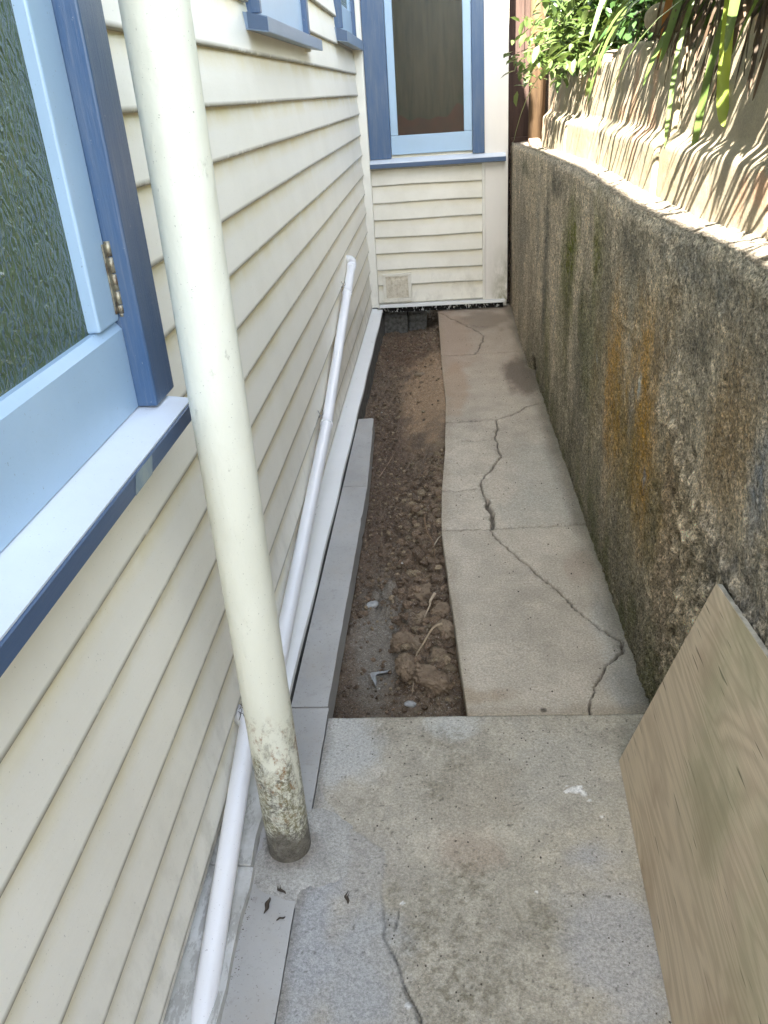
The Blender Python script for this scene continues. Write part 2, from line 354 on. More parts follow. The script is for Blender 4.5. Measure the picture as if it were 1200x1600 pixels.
APR = [(-.345, 1.34), (-.30, 1.316), (-.18, 1.265), (-.145, 1.15)]
def build_slab():
    ys = np.concatenate([[-7, -2, -.5, .3, .7], np.arange(.78, 1.6995, .0035)]); xs = np.arange(-.343, .575, .0036)
    X, Y = np.meshgrid(xs, ys, indexing='ij')
    # ragged front lip facing the dug trench
    Z = -1.5+.006*fbm(X*4, Y*4, 4, 70)+.0022*fbm(X*60, Y*60, 3, 71)
    E1 = jag([(-.21, 1.14), (-.154, 1.052), (-.126, 1.005), (-.099, .93), (-.081, .80)], .008, .03, 5)
    E2 = jag([(-.13, 1.13), (-.136, 1.032), (-.115, .967), (-.08, .90), (-.05, .78)], .008, .03, 6)
    # render patch around the pipe foot: slightly raised with a ragged edge
    bx = np.interp(Y, [.78, .93, 1.0, 1.05, 1.14, 1.26, 1.33, 1.45], [-.05, -.10, -.126, -.150, -.16, -.17, -.26, -.34])+.018*fbm(Y*18, Y*0, 4, 72)
    inside = 1-sm(-.003, .006, X-bx)
    Z += .004*inside*(1-sm(1.2, 1.4, Y))
    d = np.hypot(X+.379, Y-1.268); Z += .003*(1-sm(.045, .13, d+.04*fbm(X*25, Y*25, 3, 73)))
    d2 = polydist(X, Y, E2); c2 = (1-sm(.0005, .0028, d2))*sm(-.25, .1, fbm(X*22, Y*22, 3, 74)); Z -= .006*c2
    base = np.stack([.40+0*X, .365+0*X, .295+0*X], -1)
    base *= (1+.30*fbm(X*3, Y*3, 4, 80))[..., None]; base *= (1+.45*fbm(X*16, Y*16, 4, 81))[..., None]
    base *= (1+.35*fbm(X*55, Y*55, 3, 82))[..., None]
    def blot(cx, cy, rx, ry, col, s, seed=1, fq=12):
        nonlocal base
        q = np.hypot((X-cx)/rx, (Y-cy)/ry)+1.1*fbm(X*fq, Y*fq, 4, seed); m = (1-sm(.45, 1.15, q))[..., None]*s
        base = base*(1-m)+m*np.array(col)
    blot(-.28, 1.6, .12, .16, (.46, .47, .46), .65, 83); blot(.0, 1.67, .10, .06, (.50, .50, .47), .7, 84)
    blot(-.24, 1.22, .16, .1, (.36, .33, .28), .6, 85); blot(-.31, 1.0, .07, .3, (.34, .36, .39), .7, 86); blot(-.2, .95, .09, .2, (.36, .38, .40), .6, 86)
    blot(.05, 1.42, .14, .12, (.34, .30, .235), .6, 87); blot(.02, 1.25, .1, .08, (.40, .30, .22), .4, 88); blot(.26, 1.5, .16, .18, (.42, .40, .35), .5, 89)
    blot(.3, 1.05, .1, .25, (.40, .40, .41), .6, 90)
    for cx, cy, r in [(-.01, 1.13, .075), (-.09, 1.03, .06), (-.06, 1.45, .04), (.03, 1.2, .035), (-.02, 1.62, .04), (-.14, 1.16, .025), (-.19, 1.66, .03), (.05, .95, .07), (-.02, .93, .05), (.16, 1.1, .05), (.0, 1.53, .03), (-.22, 1.4, .02)]:
        q = np.hypot((X-cx)/(r*1.5), (Y-cy)/(r*1.7)); m = (np.exp(-q*q)*sm(-.10, .20, fbm(X*75, Y*75, 5, 520, .75)-.16+.20*np.exp(-q*q)))[..., None]*.52; base = base*(1-m)+m*np.array([.15, .135, .09])
    for cx, cy, rx, ry in [(.285, 1.44, .02, .012), (.26, 1.435, .006, .008), (.30, 1.428, .008, .010), (.262, 1.452, .004, .004), (.31, 1.408, .006, .005), (.295, 1.45, .01, .006), (-.1, .915, .01, .008), (-.12, 1.13, .005, .004), (.16, 1.16, .004, .004), (.33, 1.36, .005, .005)]:
        q = np.hypot((X-cx)/rx, (Y-cy)/ry)+.9*fbm(X*90, Y*90, 3, 92); m = (1-sm(.6, .95, q))[..., None]*.9; base = base*(1-m)+m*np.array([.78, .78, .76])
    blot(.10, .86, .03, .02, (.16, .07, .12), .5, 93, 40)
    # patch lip darker crevice
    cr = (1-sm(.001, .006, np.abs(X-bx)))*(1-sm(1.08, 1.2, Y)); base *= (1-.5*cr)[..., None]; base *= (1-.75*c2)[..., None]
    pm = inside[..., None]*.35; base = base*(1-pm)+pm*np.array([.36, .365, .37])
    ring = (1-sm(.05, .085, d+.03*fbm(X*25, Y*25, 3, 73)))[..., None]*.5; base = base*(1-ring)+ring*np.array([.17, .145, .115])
    # random dark specks and crumbs
    sp = sm(.30, .36, fbm(X*120, Y*120, 2, 95))[..., None]*.6; base = base*(1-sp)+sp*np.array([.06, .055, .04])
    e = (1-sm(0, .03, X+.343+.02*fbm(X*20, Y*12, 3, 97)))[..., None]*.5; base = base*(1-e)+e*np.array([.15, .14, .12])
    P = np.stack([X, Y, Z], -1)
    P[:, -1, 1] += .004*fbm(xs*30, xs*0, 4, 98)+.002
    a = P[:, -1:].copy(); a[..., 2] = -1.57; P = np.concatenate([P, a], 1); base = np.concatenate([base, base[:, -1:]*.6], 1)
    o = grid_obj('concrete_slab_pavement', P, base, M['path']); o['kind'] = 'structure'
    # side face of the dug edge
    return o
build_slab()

def soil_h(X, Y):
    z = -1.635+.05*fbm(X*3, Y*2.2, 4, 100)
    z += .045*(1-sm(-.30, -.02, -X-.0*Y))*0
    mound = np.exp(-((X+.06)/.17)**2-((Y-4.6)/.8)**2)*.095 + np.exp(-((X+.05)/.10)**2-((Y-3.1)/.5)**2)*.05
    z += mound
    z += .04*sm(-.16, .02, X)*sm(1.9, 2.3, Y)
    z -= .03*np.exp(-((X+.28)/.12)**2-((Y-2.1)/.35)**2)
    z -= .05*sm(5.6, 6.6, Y)
    return z
def build_soil():
    xs = np.arange(-.60, .11, .0048); ys = np.concatenate([np.arange(1.60, 3.4, .0048), np.arange(3.4, 7.0, .008)])
    X, Y = np.meshgrid(xs, ys, indexing='ij'); Z = soil_h(X, Y)
    smooth = np.exp(-((X+.27)/.10)**2-((Y-2.15)/.30)**2)+np.exp(-((X+.12)/.2)**2-((Y-1.78)/.16)**2)+np.exp(-((X+.06)/.10)**2-((Y-4.3)/.6)**2)*.9+np.exp(-((X+.02)/.05)**2-((Y-3.4)/.6)**2)*.8
    rgh = np.clip(1-smooth, .12, 1)
    Z += rgh*(.034*fbm(X*16, Y*16, 4, 101)+.030*fbm(X*45, Y*45, 4, 102, .7)+.016*fbm(X*110, Y*110, 2, 103))
    rr = random.Random(4)
    Ymax = ys[-1]
    for i in range(3400):
        cx = rr.uniform(-.47, .02); cy = 1.75+rr.random()**1.3*4.6
        sc = 1 if cx > -.25 and 2.0 < cy < 3.2 else .6
        r = sc*rr.choice([.006, .008, .010, .012, .016, .022, .030]); 
        if math.exp(-((cx+.27)/.10)**2-((cy-2.1)/.28)**2) > .35 and r > .009: continue
        if cy < 1.95 and r > .012: continue
        if math.exp(-((cx+.06)/.12)**2-((cy-4.35)/.7)**2) > .4 and r > .008: continue
        i0, i1 = np.searchsorted(xs, [cx-r*1.3, cx+r*1.3]); j0, j1 = np.searchsorted(ys, [cy-r*1.3, cy+r*1.3])
        if i1-i0 < 2 or j1-j0 < 2: continue
        x = X[i0:i1, j0:j1]-cx; y = Y[i0:i1, j0:j1]-cy; an = rr.uniform(0, 3.14); e = rr.uniform(.6, 1)
        u = x*math.cos(an)+y*math.sin(an); v = (-x*math.sin(an)+y*math.cos(an))/e
        d2 = (u*u+v*v)/(r*r)*(1+1.6*fbm(X[i0:i1, j0:j1]*90, Y[i0:i1, j0:j1]*90, 3, i)); h = np.sqrt(np.clip(1-d2, 0, 1))*r*.95
        z0 = Z[i0:i1, j0:j1]; Z[i0:i1, j0:j1] = np.where(h > 0, np.maximum(z0, z0*.4+.6*float(z0.mean())+h), z0)
    base = np.stack([.145+0*X, .106+0*X, .073+0*X], -1)
    base *= (1+.55*fbm(X*9, Y*9, 4, 110))[..., None]*(1+.5*fbm(X*50, Y*50, 3, 111))[..., None]
    lapz = Z-(np.roll(Z, 3, 0)+np.roll(Z, -3, 0)+np.roll(Z, 3, 1)+np.roll(Z, -3, 1))/4; base *= np.clip(1+45*lapz, .45, 1.5)[..., None]*0+1*np.ones_like(lapz)[..., None]
    def blot(cx, cy, rx, ry, col, s, seed):
        nonlocal base
        q = np.hypot((X-cx)/rx, (Y-cy)/ry)+.9*fbm(X*14, Y*14, 4, seed); m = (1-sm(.5, 1.2, q))[..., None]*s; base = base*(1-m)+m*np.array(col)
    blot(-.25, 2.25, .09, .42, (.235, .215, .18), .75, 112); blot(-.08, 4.65, .20, .85, (.34, .235, .145), .85, 113); blot(-.02, 3.3, .06, .6, (.26, .20, .12), .6, 114)
    blot(-.12, 1.76, .2, .12, (.19, .15, .105), .6, 115); blot(-.33, 3.6, .16, .9, (.10, .062, .042), .5, 116); blot(-.3, 5.7, .3, .6, (.12, .065, .035), .5, 117)
    blot(-.05, 2.1, .07, .25, (.22, .175, .12), .4, 118)
    o = grid_obj('dug_soil', np.stack([X, Y, Z], -1), base, M['soil']); o['kind'] = 'structure'
    return xs, ys, Z
SX, SY, SZ = build_soil()
def soil_at(x, y):
    i = min(max(int(np.searchsorted(SX, x)), 0), len(SX)-1); j = min(max(int(np.searchsorted(SY, y)), 0), len(SY)-1); return float(SZ[i, j])

def lump(name, label, cat, x, y, r, sq, m, seed, group=None, sink=.35, rough=.35):
    bm = bmesh.new(); bmesh.ops.create_icosphere(bm, subdivisions=5, radius=1)
    P = np.array([v.co[:] for v in bm.verts]); rr = random.Random(seed)
    n = fbm(P[:, 0]*1.3+seed, P[:, 1]*1.3+P[:, 2], 4, seed)+fbm(P[:, 2]*1.6+seed, P[:, 0]*1.2-P[:, 1], 4, seed+3)
    fine = fbm(P[:, 0]*6+P[:, 2]*3, P[:, 1]*6-P[:, 2]*4, 3, seed+9)
    P = P*(1+rough*1.3*n+rough*.9*np.round(fine*5)/5+rough*.6*fine+rough*.9*fbm(P[:, 0]*13-P[:, 2]*9, P[:, 1]*13+P[:, 2]*8, 3, seed+5, .75))[:, None]
    P = np.sign(P)*np.abs(P)**.85
    a = rr.uniform(0, 3.1); P = P*np.array(sq)*r; ca, sa = math.cos(a), math.sin(a)
    P = np.stack([P[:, 0]*ca-P[:, 1]*sa, P[:, 0]*sa+P[:, 1]*ca, P[:, 2]], -1)
    z = soil_at(x, y) if y > 1.7 else -1.5
    mb = MB(); mb.add([(p[0]+x, p[1]+y, p[2]+z+r*sq[2]*(1-2*sink)) for p in P], [[v.index for v in f.verts] for f in bm.faces], True); bm.free()
    o = mb.build(name, m, loc=(x, y, z)); return tag(o, label, cat, group)
def mk_clod(name, c1, c2):
    n = NM(name, .95, .2); c = n.mix(n.noise(40, 5, rough=.7, lo=.35, hi=.68), c1, c2)
    c = n.mix(n.noise(160, 2, lo=.6, hi=.7), c, tuple(v*.5 for v in c1)); n.col(c); n.bump(n.noise(130, 5, rough=.8), .5, .006); n.bump(n.noise(45, 4, rough=.7), .5, .008); return n.m
M['clod'] = mk_clod('clod_brown', (.165, .12, .082), (.28, .21, .14))
M['clod2'] = mk_clod('clod_yellow_brown', (.20, .15, .10), (.29, .225, .155))
for lab, x, y, r, sq, m, sd in [
    ('large rounded clod at the slab side, farthest of the big clods', -.095, 2.44, .042, (1.3, .9, .8), 'clod', 1),
    ('smaller lump of clay between the farthest big clod and the pale root', -.10, 2.30, .034, (1.2, .8, .7), 'clod2', 2),
    ('crumbly dark clod beside the grey patch of dust', -.165, 2.19, .038, (1.1, 1, .9), 'clod', 3),
    ('round clod touching the pale bent root', -.11, 2.17, .036, (1, 1, .9), 'clod2', 4),
    ('flat topped block of clay beside the grey leaf', -.145, 2.02, .038, (1.1, .8, .9), 'clod', 5),
    ('biggest reddish clod leaning toward the slab edge, nearest of the big clods', -.075, 1.98, .05, (1.35, .75, .8), 'clod', 6),
    ('brown clod pressed against the broken slab edge', -.035, 2.28, .03, (1.2, .9, .7), 'clod', 7),
    ('pale smooth lump tucked under the slab edge', -.02, 2.19, .032, (.9, 1.3, .7), 'clod2', 8),
    ('medium clod in front of the pale root fork', -.045, 2.08, .028, (1.2, .9, .8), 'clod', 9)]:
    lump('soil_clod', lab, 'clod of soil', x, y, r, sq, M[m], sd, 'big clods of soil in the trench')
st = NM('grey_stone', .9, .3); st.col(st.mix(st.noise(60, 4, lo=.4, hi=.6), (.42, .42, .40), (.28, .28, .27))); st.bump(st.noise(90), .4, .004)
lump('stone', 'small squared grey stone lying in the dust of the trench', 'stone', -.285, 2.45, .018, (1.3, .8, .6), st.m, 21, rough=.15, sink=.15)
lump('stone', 'little pinkish stone far along the trench on brown soil', 'stone', -.155, 4.88, .024, (1.5, 1, .5), M['clod2'], 22, rough=.15, sink=.15)
lump('stone', 'pale flat pebble on the smooth soil near the slab', 'stone', -.131, 1.90, .012, (1.5, 1, .5), st.m, 23, rough=.15, sink=.15)
def soil_crumbs():
    rr = np.random.RandomState(5); N = 8500
    bm = bmesh.new(); bmesh.ops.create_icosphere(bm, subdivisions=1, radius=1)
    V = np.array([v.co[:] for v in bm.verts]); Fc = np.array([[v.index for v in f.verts] for f in bm.faces]); bm.free()
    vs = []; fs = []; cs = []; k = 0
    for i in range(N):
        y = 1.72+4.5*rr.rand()**1.35; u = rr.rand()
        x = -.46+.47*u
        rightside = min(1, max(0, (x+.26)/.12)); mid = 1 if 2.0 < y < 3.4 else .35
        if 3.7 < y < 5.5 and x > -.26 and rr.rand() < .96: continue
        if math.hypot((x+.27)/.11, (y-2.12)/.30) < 1 and rr.rand() < .85: continue
        if y < 1.95 and x > -.27 and rr.rand() < .75: continue
        r = .0024+.0045*rr.rand()**2+(.021*rr.rand()**3)*rightside*mid+.009*rr.rand()**4
        P = V*(1+.38*(rr.rand(len(V), 1)-.5)*1.6)*np.array([1, .6+.5*rr.rand(), .55+.4*rr.rand()])*r
        a = rr.rand()*6.28; ca, sa = math.cos(a), math.sin(a); P = np.stack([P[:, 0]*ca-P[:, 1]*sa, P[:, 0]*sa+P[:, 1]*ca, P[:, 2]], -1)
        z = soil_at(x, y)+r*(.35 if r < .01 else .2); vs.append(P+np.array([x, y, z])); fs.append(Fc+k); k += len(V)
        t = .7+.75*rr.rand(); pale = rr.rand() < .18; c = np.array([.22, .17, .11] if pale else [.148, .104, .069])*t
        if rr.rand() < .02 and r < .006: c = np.array([.42, .40, .36])
        if x < -.3 and y < 2.2: c = c*.8
        cs.append(np.tile(c, (len(V), 1)))
    vs = np.concatenate(vs); fs = np.concatenate(fs); cs = np.concatenate(cs)
    me = bpy.data.meshes.new('crumbled_soil'); me.from_pydata(vs.tolist(), [], fs.tolist()); me.update()
    at = me.color_attributes.new('tone', 'FLOAT_COLOR', 'POINT'); at.data.foreach_set('color', np.concatenate([cs, np.ones((len(cs), 1))], 1).astype(np.float32).ravel())
    me.materials.append(M['soil']); o = bpy.data.objects.new('crumbled_soil', me); C.objects.link(o)
    tag(o, 'loose crumbled brown soil scattered over the floor of the trench', 'soil', kind='stuff')
soil_crumbs()
def root(label, pts, r, col):
    n = NM('root_bark', .8, .3); n.col(n.mix(n.noise(80, 3, lo=.4, hi=.6), col, tuple(v*.7 for v in col))); n.bump(n.noise(200), .3, .002)
    P = [(x, y, soil_at(x, y)+dz) for x, y, dz in pts]; Q = []
    for a, b in zip(P[:-1], P[1:]):
        for k in range(4): Q.append(tuple(a[i]+(b[i]-a[i])*k/4 for i in range(3)))
    Q.append(P[-1])
    for _ in range(3): Q = [Q[0]]+[tuple((Q[i-1][k]+2*Q[i][k]+Q[i+1][k])/4 for k in range(3)) for i in range(1, len(Q)-1)]+[Q[-1]]
    nn = len(Q); mb = MB(); mb.tube(Q, [r*(1-.75*i/nn) for i in range(nn)], 8)
    return tag(mb.build('root', n.m, loc=P[0]), label, 'root')
root('long pale root curving round the clods', [(-.03, 2.17, .035), (-.06, 2.165, .04), (-.095, 2.13, .04), (-.118, 2.07, .035), (-.122, 2.0, .03), (-.125, 1.93, .015)], .0042, (.40, .31, .20))
root('short forked pale root on a clod', [(-.055, 2.36, .045), (-.075, 2.33, .05), (-.068, 2.29, .05), (-.095, 2.26, .045)], .0055, (.50, .40, .28))
root('thin dark root sticking out among lumps in the middle of the trench', [(-.1, 2.95, .03), (-.09, 2.8, .04), (-.06, 2.70, .05), (-.055, 2.6, .03)], .004, (.22, .14, .08))
root('pale twig poking up by the slab edge', [(-.07, 2.72, .015), (-.04, 2.76, .03), (-.015, 2.8, .04)], .003, (.5, .42, .3))
root('fine root hair on the dark soil beside the far edging slab', [(-.33, 3.52, .01), (-.29, 3.62, .02), (-.26, 3.75, .025)], .0025, (.35, .25, .17))
# grey curled leaf
lf = NM('dry_grey_leaf', .7, .3); lf.col(lf.mix(lf.noise(50, 3, lo=.4, hi=.6), (.36, .37, .36), (.26, .26, .25)))
def dry_leaf(label, x, y, L, W, ang, m, z=None, curl=.012, name='dry_leaf', bendk=.25):
    n = 12; vs = []; z0 = (soil_at(x, y) if z is None else z)
    for i in range(n+1):
        t = i/n; wv = W*math.sin(math.pi*min(1, t*1.02+.0))**.7; cx = (t-.5)*L; bend = bendk*L*(1-(2*t-1)**2)+.05*L*math.sin(t*9+x*40)
        for s_ in (-1, 0, 1):
            lx_, ly_ = cx, bend+s_*wv/2; zz = z0+.006+curl*(abs(s_))+curl*.6*math.sin(t*5)
            vs.append((x+lx_*math.cos(ang)-ly_*math.sin(ang), y+lx_*math.sin(ang)+ly_*math.cos(ang), zz))
    fs = [(i*3+j, i*3+j+1, i*3+j+4, i*3+j+3) for i in range(n) for j in range(2)]
    mb = MB(); mb.add(vs, fs, True); o = mb.build(name, m, loc=(x, y, z0), fixn=False); return tag(o, label, 'leaf')
dry_leaf('curved grey dry leaf lying on the dust beside the clods', -.225, 2.05, .10, .022, 1.15, lf.m)
dl = NM('dead_leaf_brown', .8, .3); dl.col((.07, .055, .04))
for lab, x, y, L, a in [('dark leaf against the flaking ledge behind the downpipe foot', -.40, 1.24, .045, 1.3), ('dark curled leaf in the gutter just in front of the downpipe foot', -.38, 1.16, .035, 1.9), ('dark leaf scrap lowest against the flaking ledge', -.405, 1.12, .04, 1.4), ('thin curled brown leaf on the slab right of the downpipe foot', -.235, 1.14, .035, 1.4), ('tiny dark leaf scrap on the kerb strip', -.37, 1.09, .02, .4)]:
    dry_leaf(lab, x, y, L, .010*L/.04, a+.4*math.sin(x*77), dl.m, z=-1.503, curl=.003, bendk=.12*math.sin(y*50))
# loose crumbs on the path
def crumbs():
    rr = random.Random(9); mb = MB(); bm = bmesh.new(); bmesh.ops.create_icosphere(bm, subdivisions=1, radius=1)
    V = [v.co.copy() for v in bm.verts]; Fc = [[v.index for v in f.verts] for f in bm.faces]; bm.free()
    for i in range(640):
        if i >= 420: y = rr.uniform(.95, 1.62); x = -.449+abs(rr.gauss(0, .009)); r = rr.uniform(.0005, .0016)
        elif i < 230: x, y = rr.uniform(-.33, .45), rr.uniform(.85, 1.69); r = rr.uniform(.0008, .0022)
        else: y = rr.uniform(1.75, 5.5); x = rr.uniform(.03, .5); r = rr.uniform(.001, .003)
        mb.add([(x+v.x*r*rr.uniform(.8, 1.3), y+v.y*r*rr.uniform(.8, 1.8), -1.499+v.z*r*.6) for v in V], Fc)
    tag(mb.build('grit', dl.m), 'scattered dark grit and crumbs lying on the concrete path', 'grit', kind='stuff')
crumbs()

# ------------------------------------------------------------------ edging slabs beside the house
ek = NM('smooth_grey_cement', .75, .35)
ec = ek.mix(ek.noise(5, 5, (1, .6, 1), lo=.35, hi=.7), (.42, .41, .385), (.33, .32, .30)); ec = ek.mix(ek.mth('MULTIPLY', ek.noise(35, 5, rough=.7, lo=.58, hi=.72), .4), ec, (.2, .19, .17))
ec = ek.mix(ek.mth('MULTIPLY', ek.noise(7, 6, rough=.75, lo=.48, hi=.66), .35), ec, (.40, .36, .30)); ec = ek.mix(ek.mth('MULTIPLY', ek.noise(150, 3, rough=.8, lo=.62, hi=.70), .7), ec, (.09, .08, .06)); ek.col(ec); ek.bump(ek.noise(60, 4), .2, .003)
def edging(label, y0, y1, xr0, xr1, xl=-.4535, z=-1.497, end=None):
    n = max(2, int((y1-y0)/.03)); top = []; rr = random.Random(int(y0*100))
    L = [(xl, y0)]+[(xl, y1)]; R = []
    for i in range(n+1):
        t = i/n; R.append((xr0+(xr1-xr0)*t+rr.uniform(-.0007, .0007)-(.004 if rr.random() < .06 else 0), y0+(y1-y0)*t))
    out = [(xl, y0)]+R+([(xl+.065, y1+.006)] if end else [])+[(xl, y1)]
    bm = bmesh.new(); vt = [bm.verts.new((x, y, z)) for x, y in out]; f = bm.faces.new(vt)
    r = bmesh.ops.extrude_face_region(bm, geom=[f]); 
    for v in r['geom']:
        if isinstance(v, bmesh.types.BMVert): v.co.z -= .085
    bmesh.ops.recalc_face_normals(bm, faces=bm.faces)
    bm.verts.index_update(); mb = MB(); mb.add([v.co[:] for v in bm.verts], [[v.index for v in f.verts] for f in bm.faces]); bm.free()
    return tag(mb.build('edging_slab', ek.m, loc=(xl, y0, z-.08)), label, 'edging slab', 'grey edging slabs along the foot of the house wall')
edging('short grey edging slab at the far end with a broken end corner', 3.163, 3.98, -.346, -.375, end=True)
edging('long grey edging slab beside the near half of the trench', 1.742, 3.158, -.350, -.346)
edging('stained grey edging slab beside the foot of the downpipe', .0, 1.737, -.3455, -.3465, z=-1.4985)

# ------------------------------------------------------------------ house
house = thing('house', 'cream weatherboard house with blue window frames and sills', 'house', (-.53, 3.0, -1.5))
Zb = [.127, .001, -.121, -.254, -.387, -.522, -.658, -.79, -.92, -1.057, -1.19, -1.315, -1.425]
tl = [.007, .001, .007, .011, .014, .02, .03, .03, .03, .03, .02, .0, .0]
up = [.26, .39, .52, .65, .78, .91, 1.04, 1.17, 1.3, 1.43, 1.56, 1.69, 1.82, 1.95, 2.08, 2.21, 2.34]
wb = MB()
def boards_left():
    rr = random.Random(2)
    allz = list(reversed([(z, t) for z, t in zip(Zb, tl)]))+[(z, 0.) for z in up]
    for i, (z, t) in enumerate(allz[:-1]):
        zn, tn = allz[i+1]
        ivs = [(-6., 6.205)]
        if -.53 < z < .78: ivs = [(-6, -.75), (1.452, 6.205)]
        if z >= .25 and z < 1.5: ivs = [(-6, -.75), (1.452, 2.72), (3.905, 5.14)] if z < .8 else [(-6, 2.72), (3.905, 5.14)]
        for (a, b) in ivs:
            n = max(1, int((b-a)/.12)); ph = rr.uniform(0, 9)
            def fn(p, z=z, t=t, zn=zn, tn=tn, ph=ph):
                x, y, q = p; k = (y-2)/4.4
                wob = .0016*math.sin(y*1.1+ph)+.0004*math.sin(y*5.1+ph*2)
                zz = q+(t if q < z+.06 else tn)*k+(wob if q < z+.06 else 0)
                return (x+.001*math.sin(y*2.3+ph), y, zz)
            H = zn-z; gx_ = lambda q: -.530-.0165*(q-z-.005)/(H+.007)
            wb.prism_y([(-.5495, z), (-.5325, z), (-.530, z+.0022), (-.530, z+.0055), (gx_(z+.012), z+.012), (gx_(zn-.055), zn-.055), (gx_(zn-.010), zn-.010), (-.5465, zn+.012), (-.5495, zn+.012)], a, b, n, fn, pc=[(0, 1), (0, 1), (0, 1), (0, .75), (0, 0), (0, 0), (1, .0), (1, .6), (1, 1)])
boards_left()
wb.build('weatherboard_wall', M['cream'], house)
MB().box(-3.5, -.5505, -6, -.75, -1.8, 2.37, 0).box(-3.5, -.5505, 1.449, 6.6, -1.8, 2.37, 0).box(-3.5, -.5505, -.7499, 1.4489, -1.8, -.484, 0).box(-3.5, -.5505, -.7499, 1.4489, .85, 2.37, 0).box(-3.5, -.5905, -.7499, 1.4489, -.4835, .8499, 0).build('wall_core', M['creamv'], house)
# corner strip and trim at the inner corner
MB().box(-.555, -.482, 6.208, 6.262, -1.44, 2.35, .002).build('corner_strip', M['creamv'], house)
MB().prism_y([(-.548, -1.458), (-.458, -1.466), (-.458, -1.487), (-.548, -1.487)], 1.63, 6.262, 40, lambda p: (p[0]+(.0015*math.sin(p[1]*9) if p[0] > -.5 else 0), p[1], p[2]+.001*math.sin(p[1]*4))).build('base_ledge', M['white'], house)
MB().box(-.5495, -.5385, -3, 6.2, -1.457, -1.41, .001).build('base_board', M['creamv'], house)
MB().prism_y([(-.548, -1.472), (-.448, -1.478), (-.447, -1.512), (-.548, -1.53)], -2, 1.20, 60, lambda p: (p[0]+(.0012*math.sin(p[1]*23)+.0010*math.sin(p[1]*61)+.0012*math.sin(p[1]*143) if p[0] > -.5 else 0), p[1], p[2]+.002*math.sin(p[1]*31))).build('base_ledge', M['flaky'], house)
MB().prism_y([(-.548, -1.470), (-.455, -1.474), (-.453, -1.500), (-.548, -1.52)], 1.203, 1.627, 20, lambda p: (p[0]+(.002*math.sin(p[1]*43) if p[0] > -.5 else 0), p[1], p[2])).build('base_ledge', M['flaky'], house)
dk = NM('black_gap', .9, .2); dk.col(dk.mix(dk.noise(70, 4, (1, 1, .5), .6, lo=.56, hi=.60), (.012, .011, .01), (.5, .5, .47)))
ty = NM('foundation_concrete', .9, .2); ty.col(ty.mix(ty.noise(40, 5, lo=.4, hi=.65), (.16, .155, .14), (.08, .075, .065))); ty.bump(ty.noise(60), .4, .01)
MB().box(-.60, -.462, 1.6, 6.5, -1.80, -1.489, 0).build('foundation', ty.m, house)

# facade boards (faces the camera)
def facade():
    zs = [-1.425, -1.290, -1.178, -1.060, -.943, -.820, -.702, -.585, -.478, -.40]
    f = MB()
    for i, z in enumerate(zs[:-1]):
        zn = zs[i+1]; ph = i*1.3
        H = zn-z; gy_ = lambda q: 6.27+.0165*(q-z-.005)/(H+.007)
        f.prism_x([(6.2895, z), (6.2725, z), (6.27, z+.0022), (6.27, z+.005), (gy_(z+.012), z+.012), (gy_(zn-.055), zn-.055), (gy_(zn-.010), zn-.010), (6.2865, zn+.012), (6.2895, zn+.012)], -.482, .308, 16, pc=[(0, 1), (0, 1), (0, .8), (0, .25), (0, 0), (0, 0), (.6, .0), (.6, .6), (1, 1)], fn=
                  lambda p, ph=ph, z=z: (p[0], p[1]+.001*math.sin(p[0]*8+ph), p[2]+(.002*math.sin(p[0]*7+ph) if p[2] < z+.06 else 0)))
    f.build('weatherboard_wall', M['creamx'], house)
    MB().box(-.5, .488, 6.2905, 12, -1.49, 2.45, 0).build('wall_core', M['creamv'], house)
    MB().box(.309, .326, 6.262, 6.29, -1.432, -.448, .002).build('cover_strip', M['creamv'], house)
    n = NM('corner_board_paint', .4)
    c = n.mix(n.noise(6, 4, (3, 3, .4), lo=.3, hi=.7), (.80, .755, .67), (.77, .725, .64))
    z = n.xyz()[2]; x = n.xyz()[0]
    g_ = n.mth('MULTIPLY', n.mth('MULTIPLY', n.mr(z, -1.0, -1.42), n.mr(x, .34, .48)), n.noise(14, 6, (1, 1, .5), .7, lo=.40, hi=.6))
    n.col(n.mix(g_, c, (.20, .19, .07))); n.bump(n.noise(20, 4, (3, 3, .4)), .2, .004)
    MB().box(.327, .491, 6.264, 6.5, -1.437, 2.4, .003).build('corner_board', n.m, house)
    MB().box(-.478, .472, 6.232, 6.288, -1.452, -1.430, .002).build('base_ledge', M['white'], house)
    MB().box(-.475, .46, 6.262, 6.50, -1.493, -1.4535, .001).build('gap_strip', dk.m, house)  # near-black flaking strip painted in as the dark gap under the ledge
    v = MB(); x0, x1, z0, z1, y = -.443, -.228, -1.412, -1.203, 6.250
    v.box(x0, x1, y, 6.268, z1-.02, z1, .002).box(x0, x1, y, 6.268, z0, z0+.026, .002).box(x0, x0+.02, y, 6.268, z0+.027, z1-.021, .002).box(x1-.026, x1, y, 6.268, z0+.027, z1-.021, .002)
    vent = v.build('foundation_vent', M['creamx'], house)
    gn = NM('rusty_beige_vent', .6); gn.col(gn.mix(gn.noise(40, 6, (1, 1, .8), .75, lo=.45, hi=.75), (.66, .60, .47), (.36, .29, .17))); gn.bump(gn.noise(40), .3, .004)
    MB().box(x0+.0205, x1-.0265, 6.258, 6.267, z0+.0275, z1-.0215, .001).box(x0+.045, x1-.05, 6.2535, 6.2575, z0+.05, z1-.045, .002).build('vent_plate', gn.m, vent)
facade()

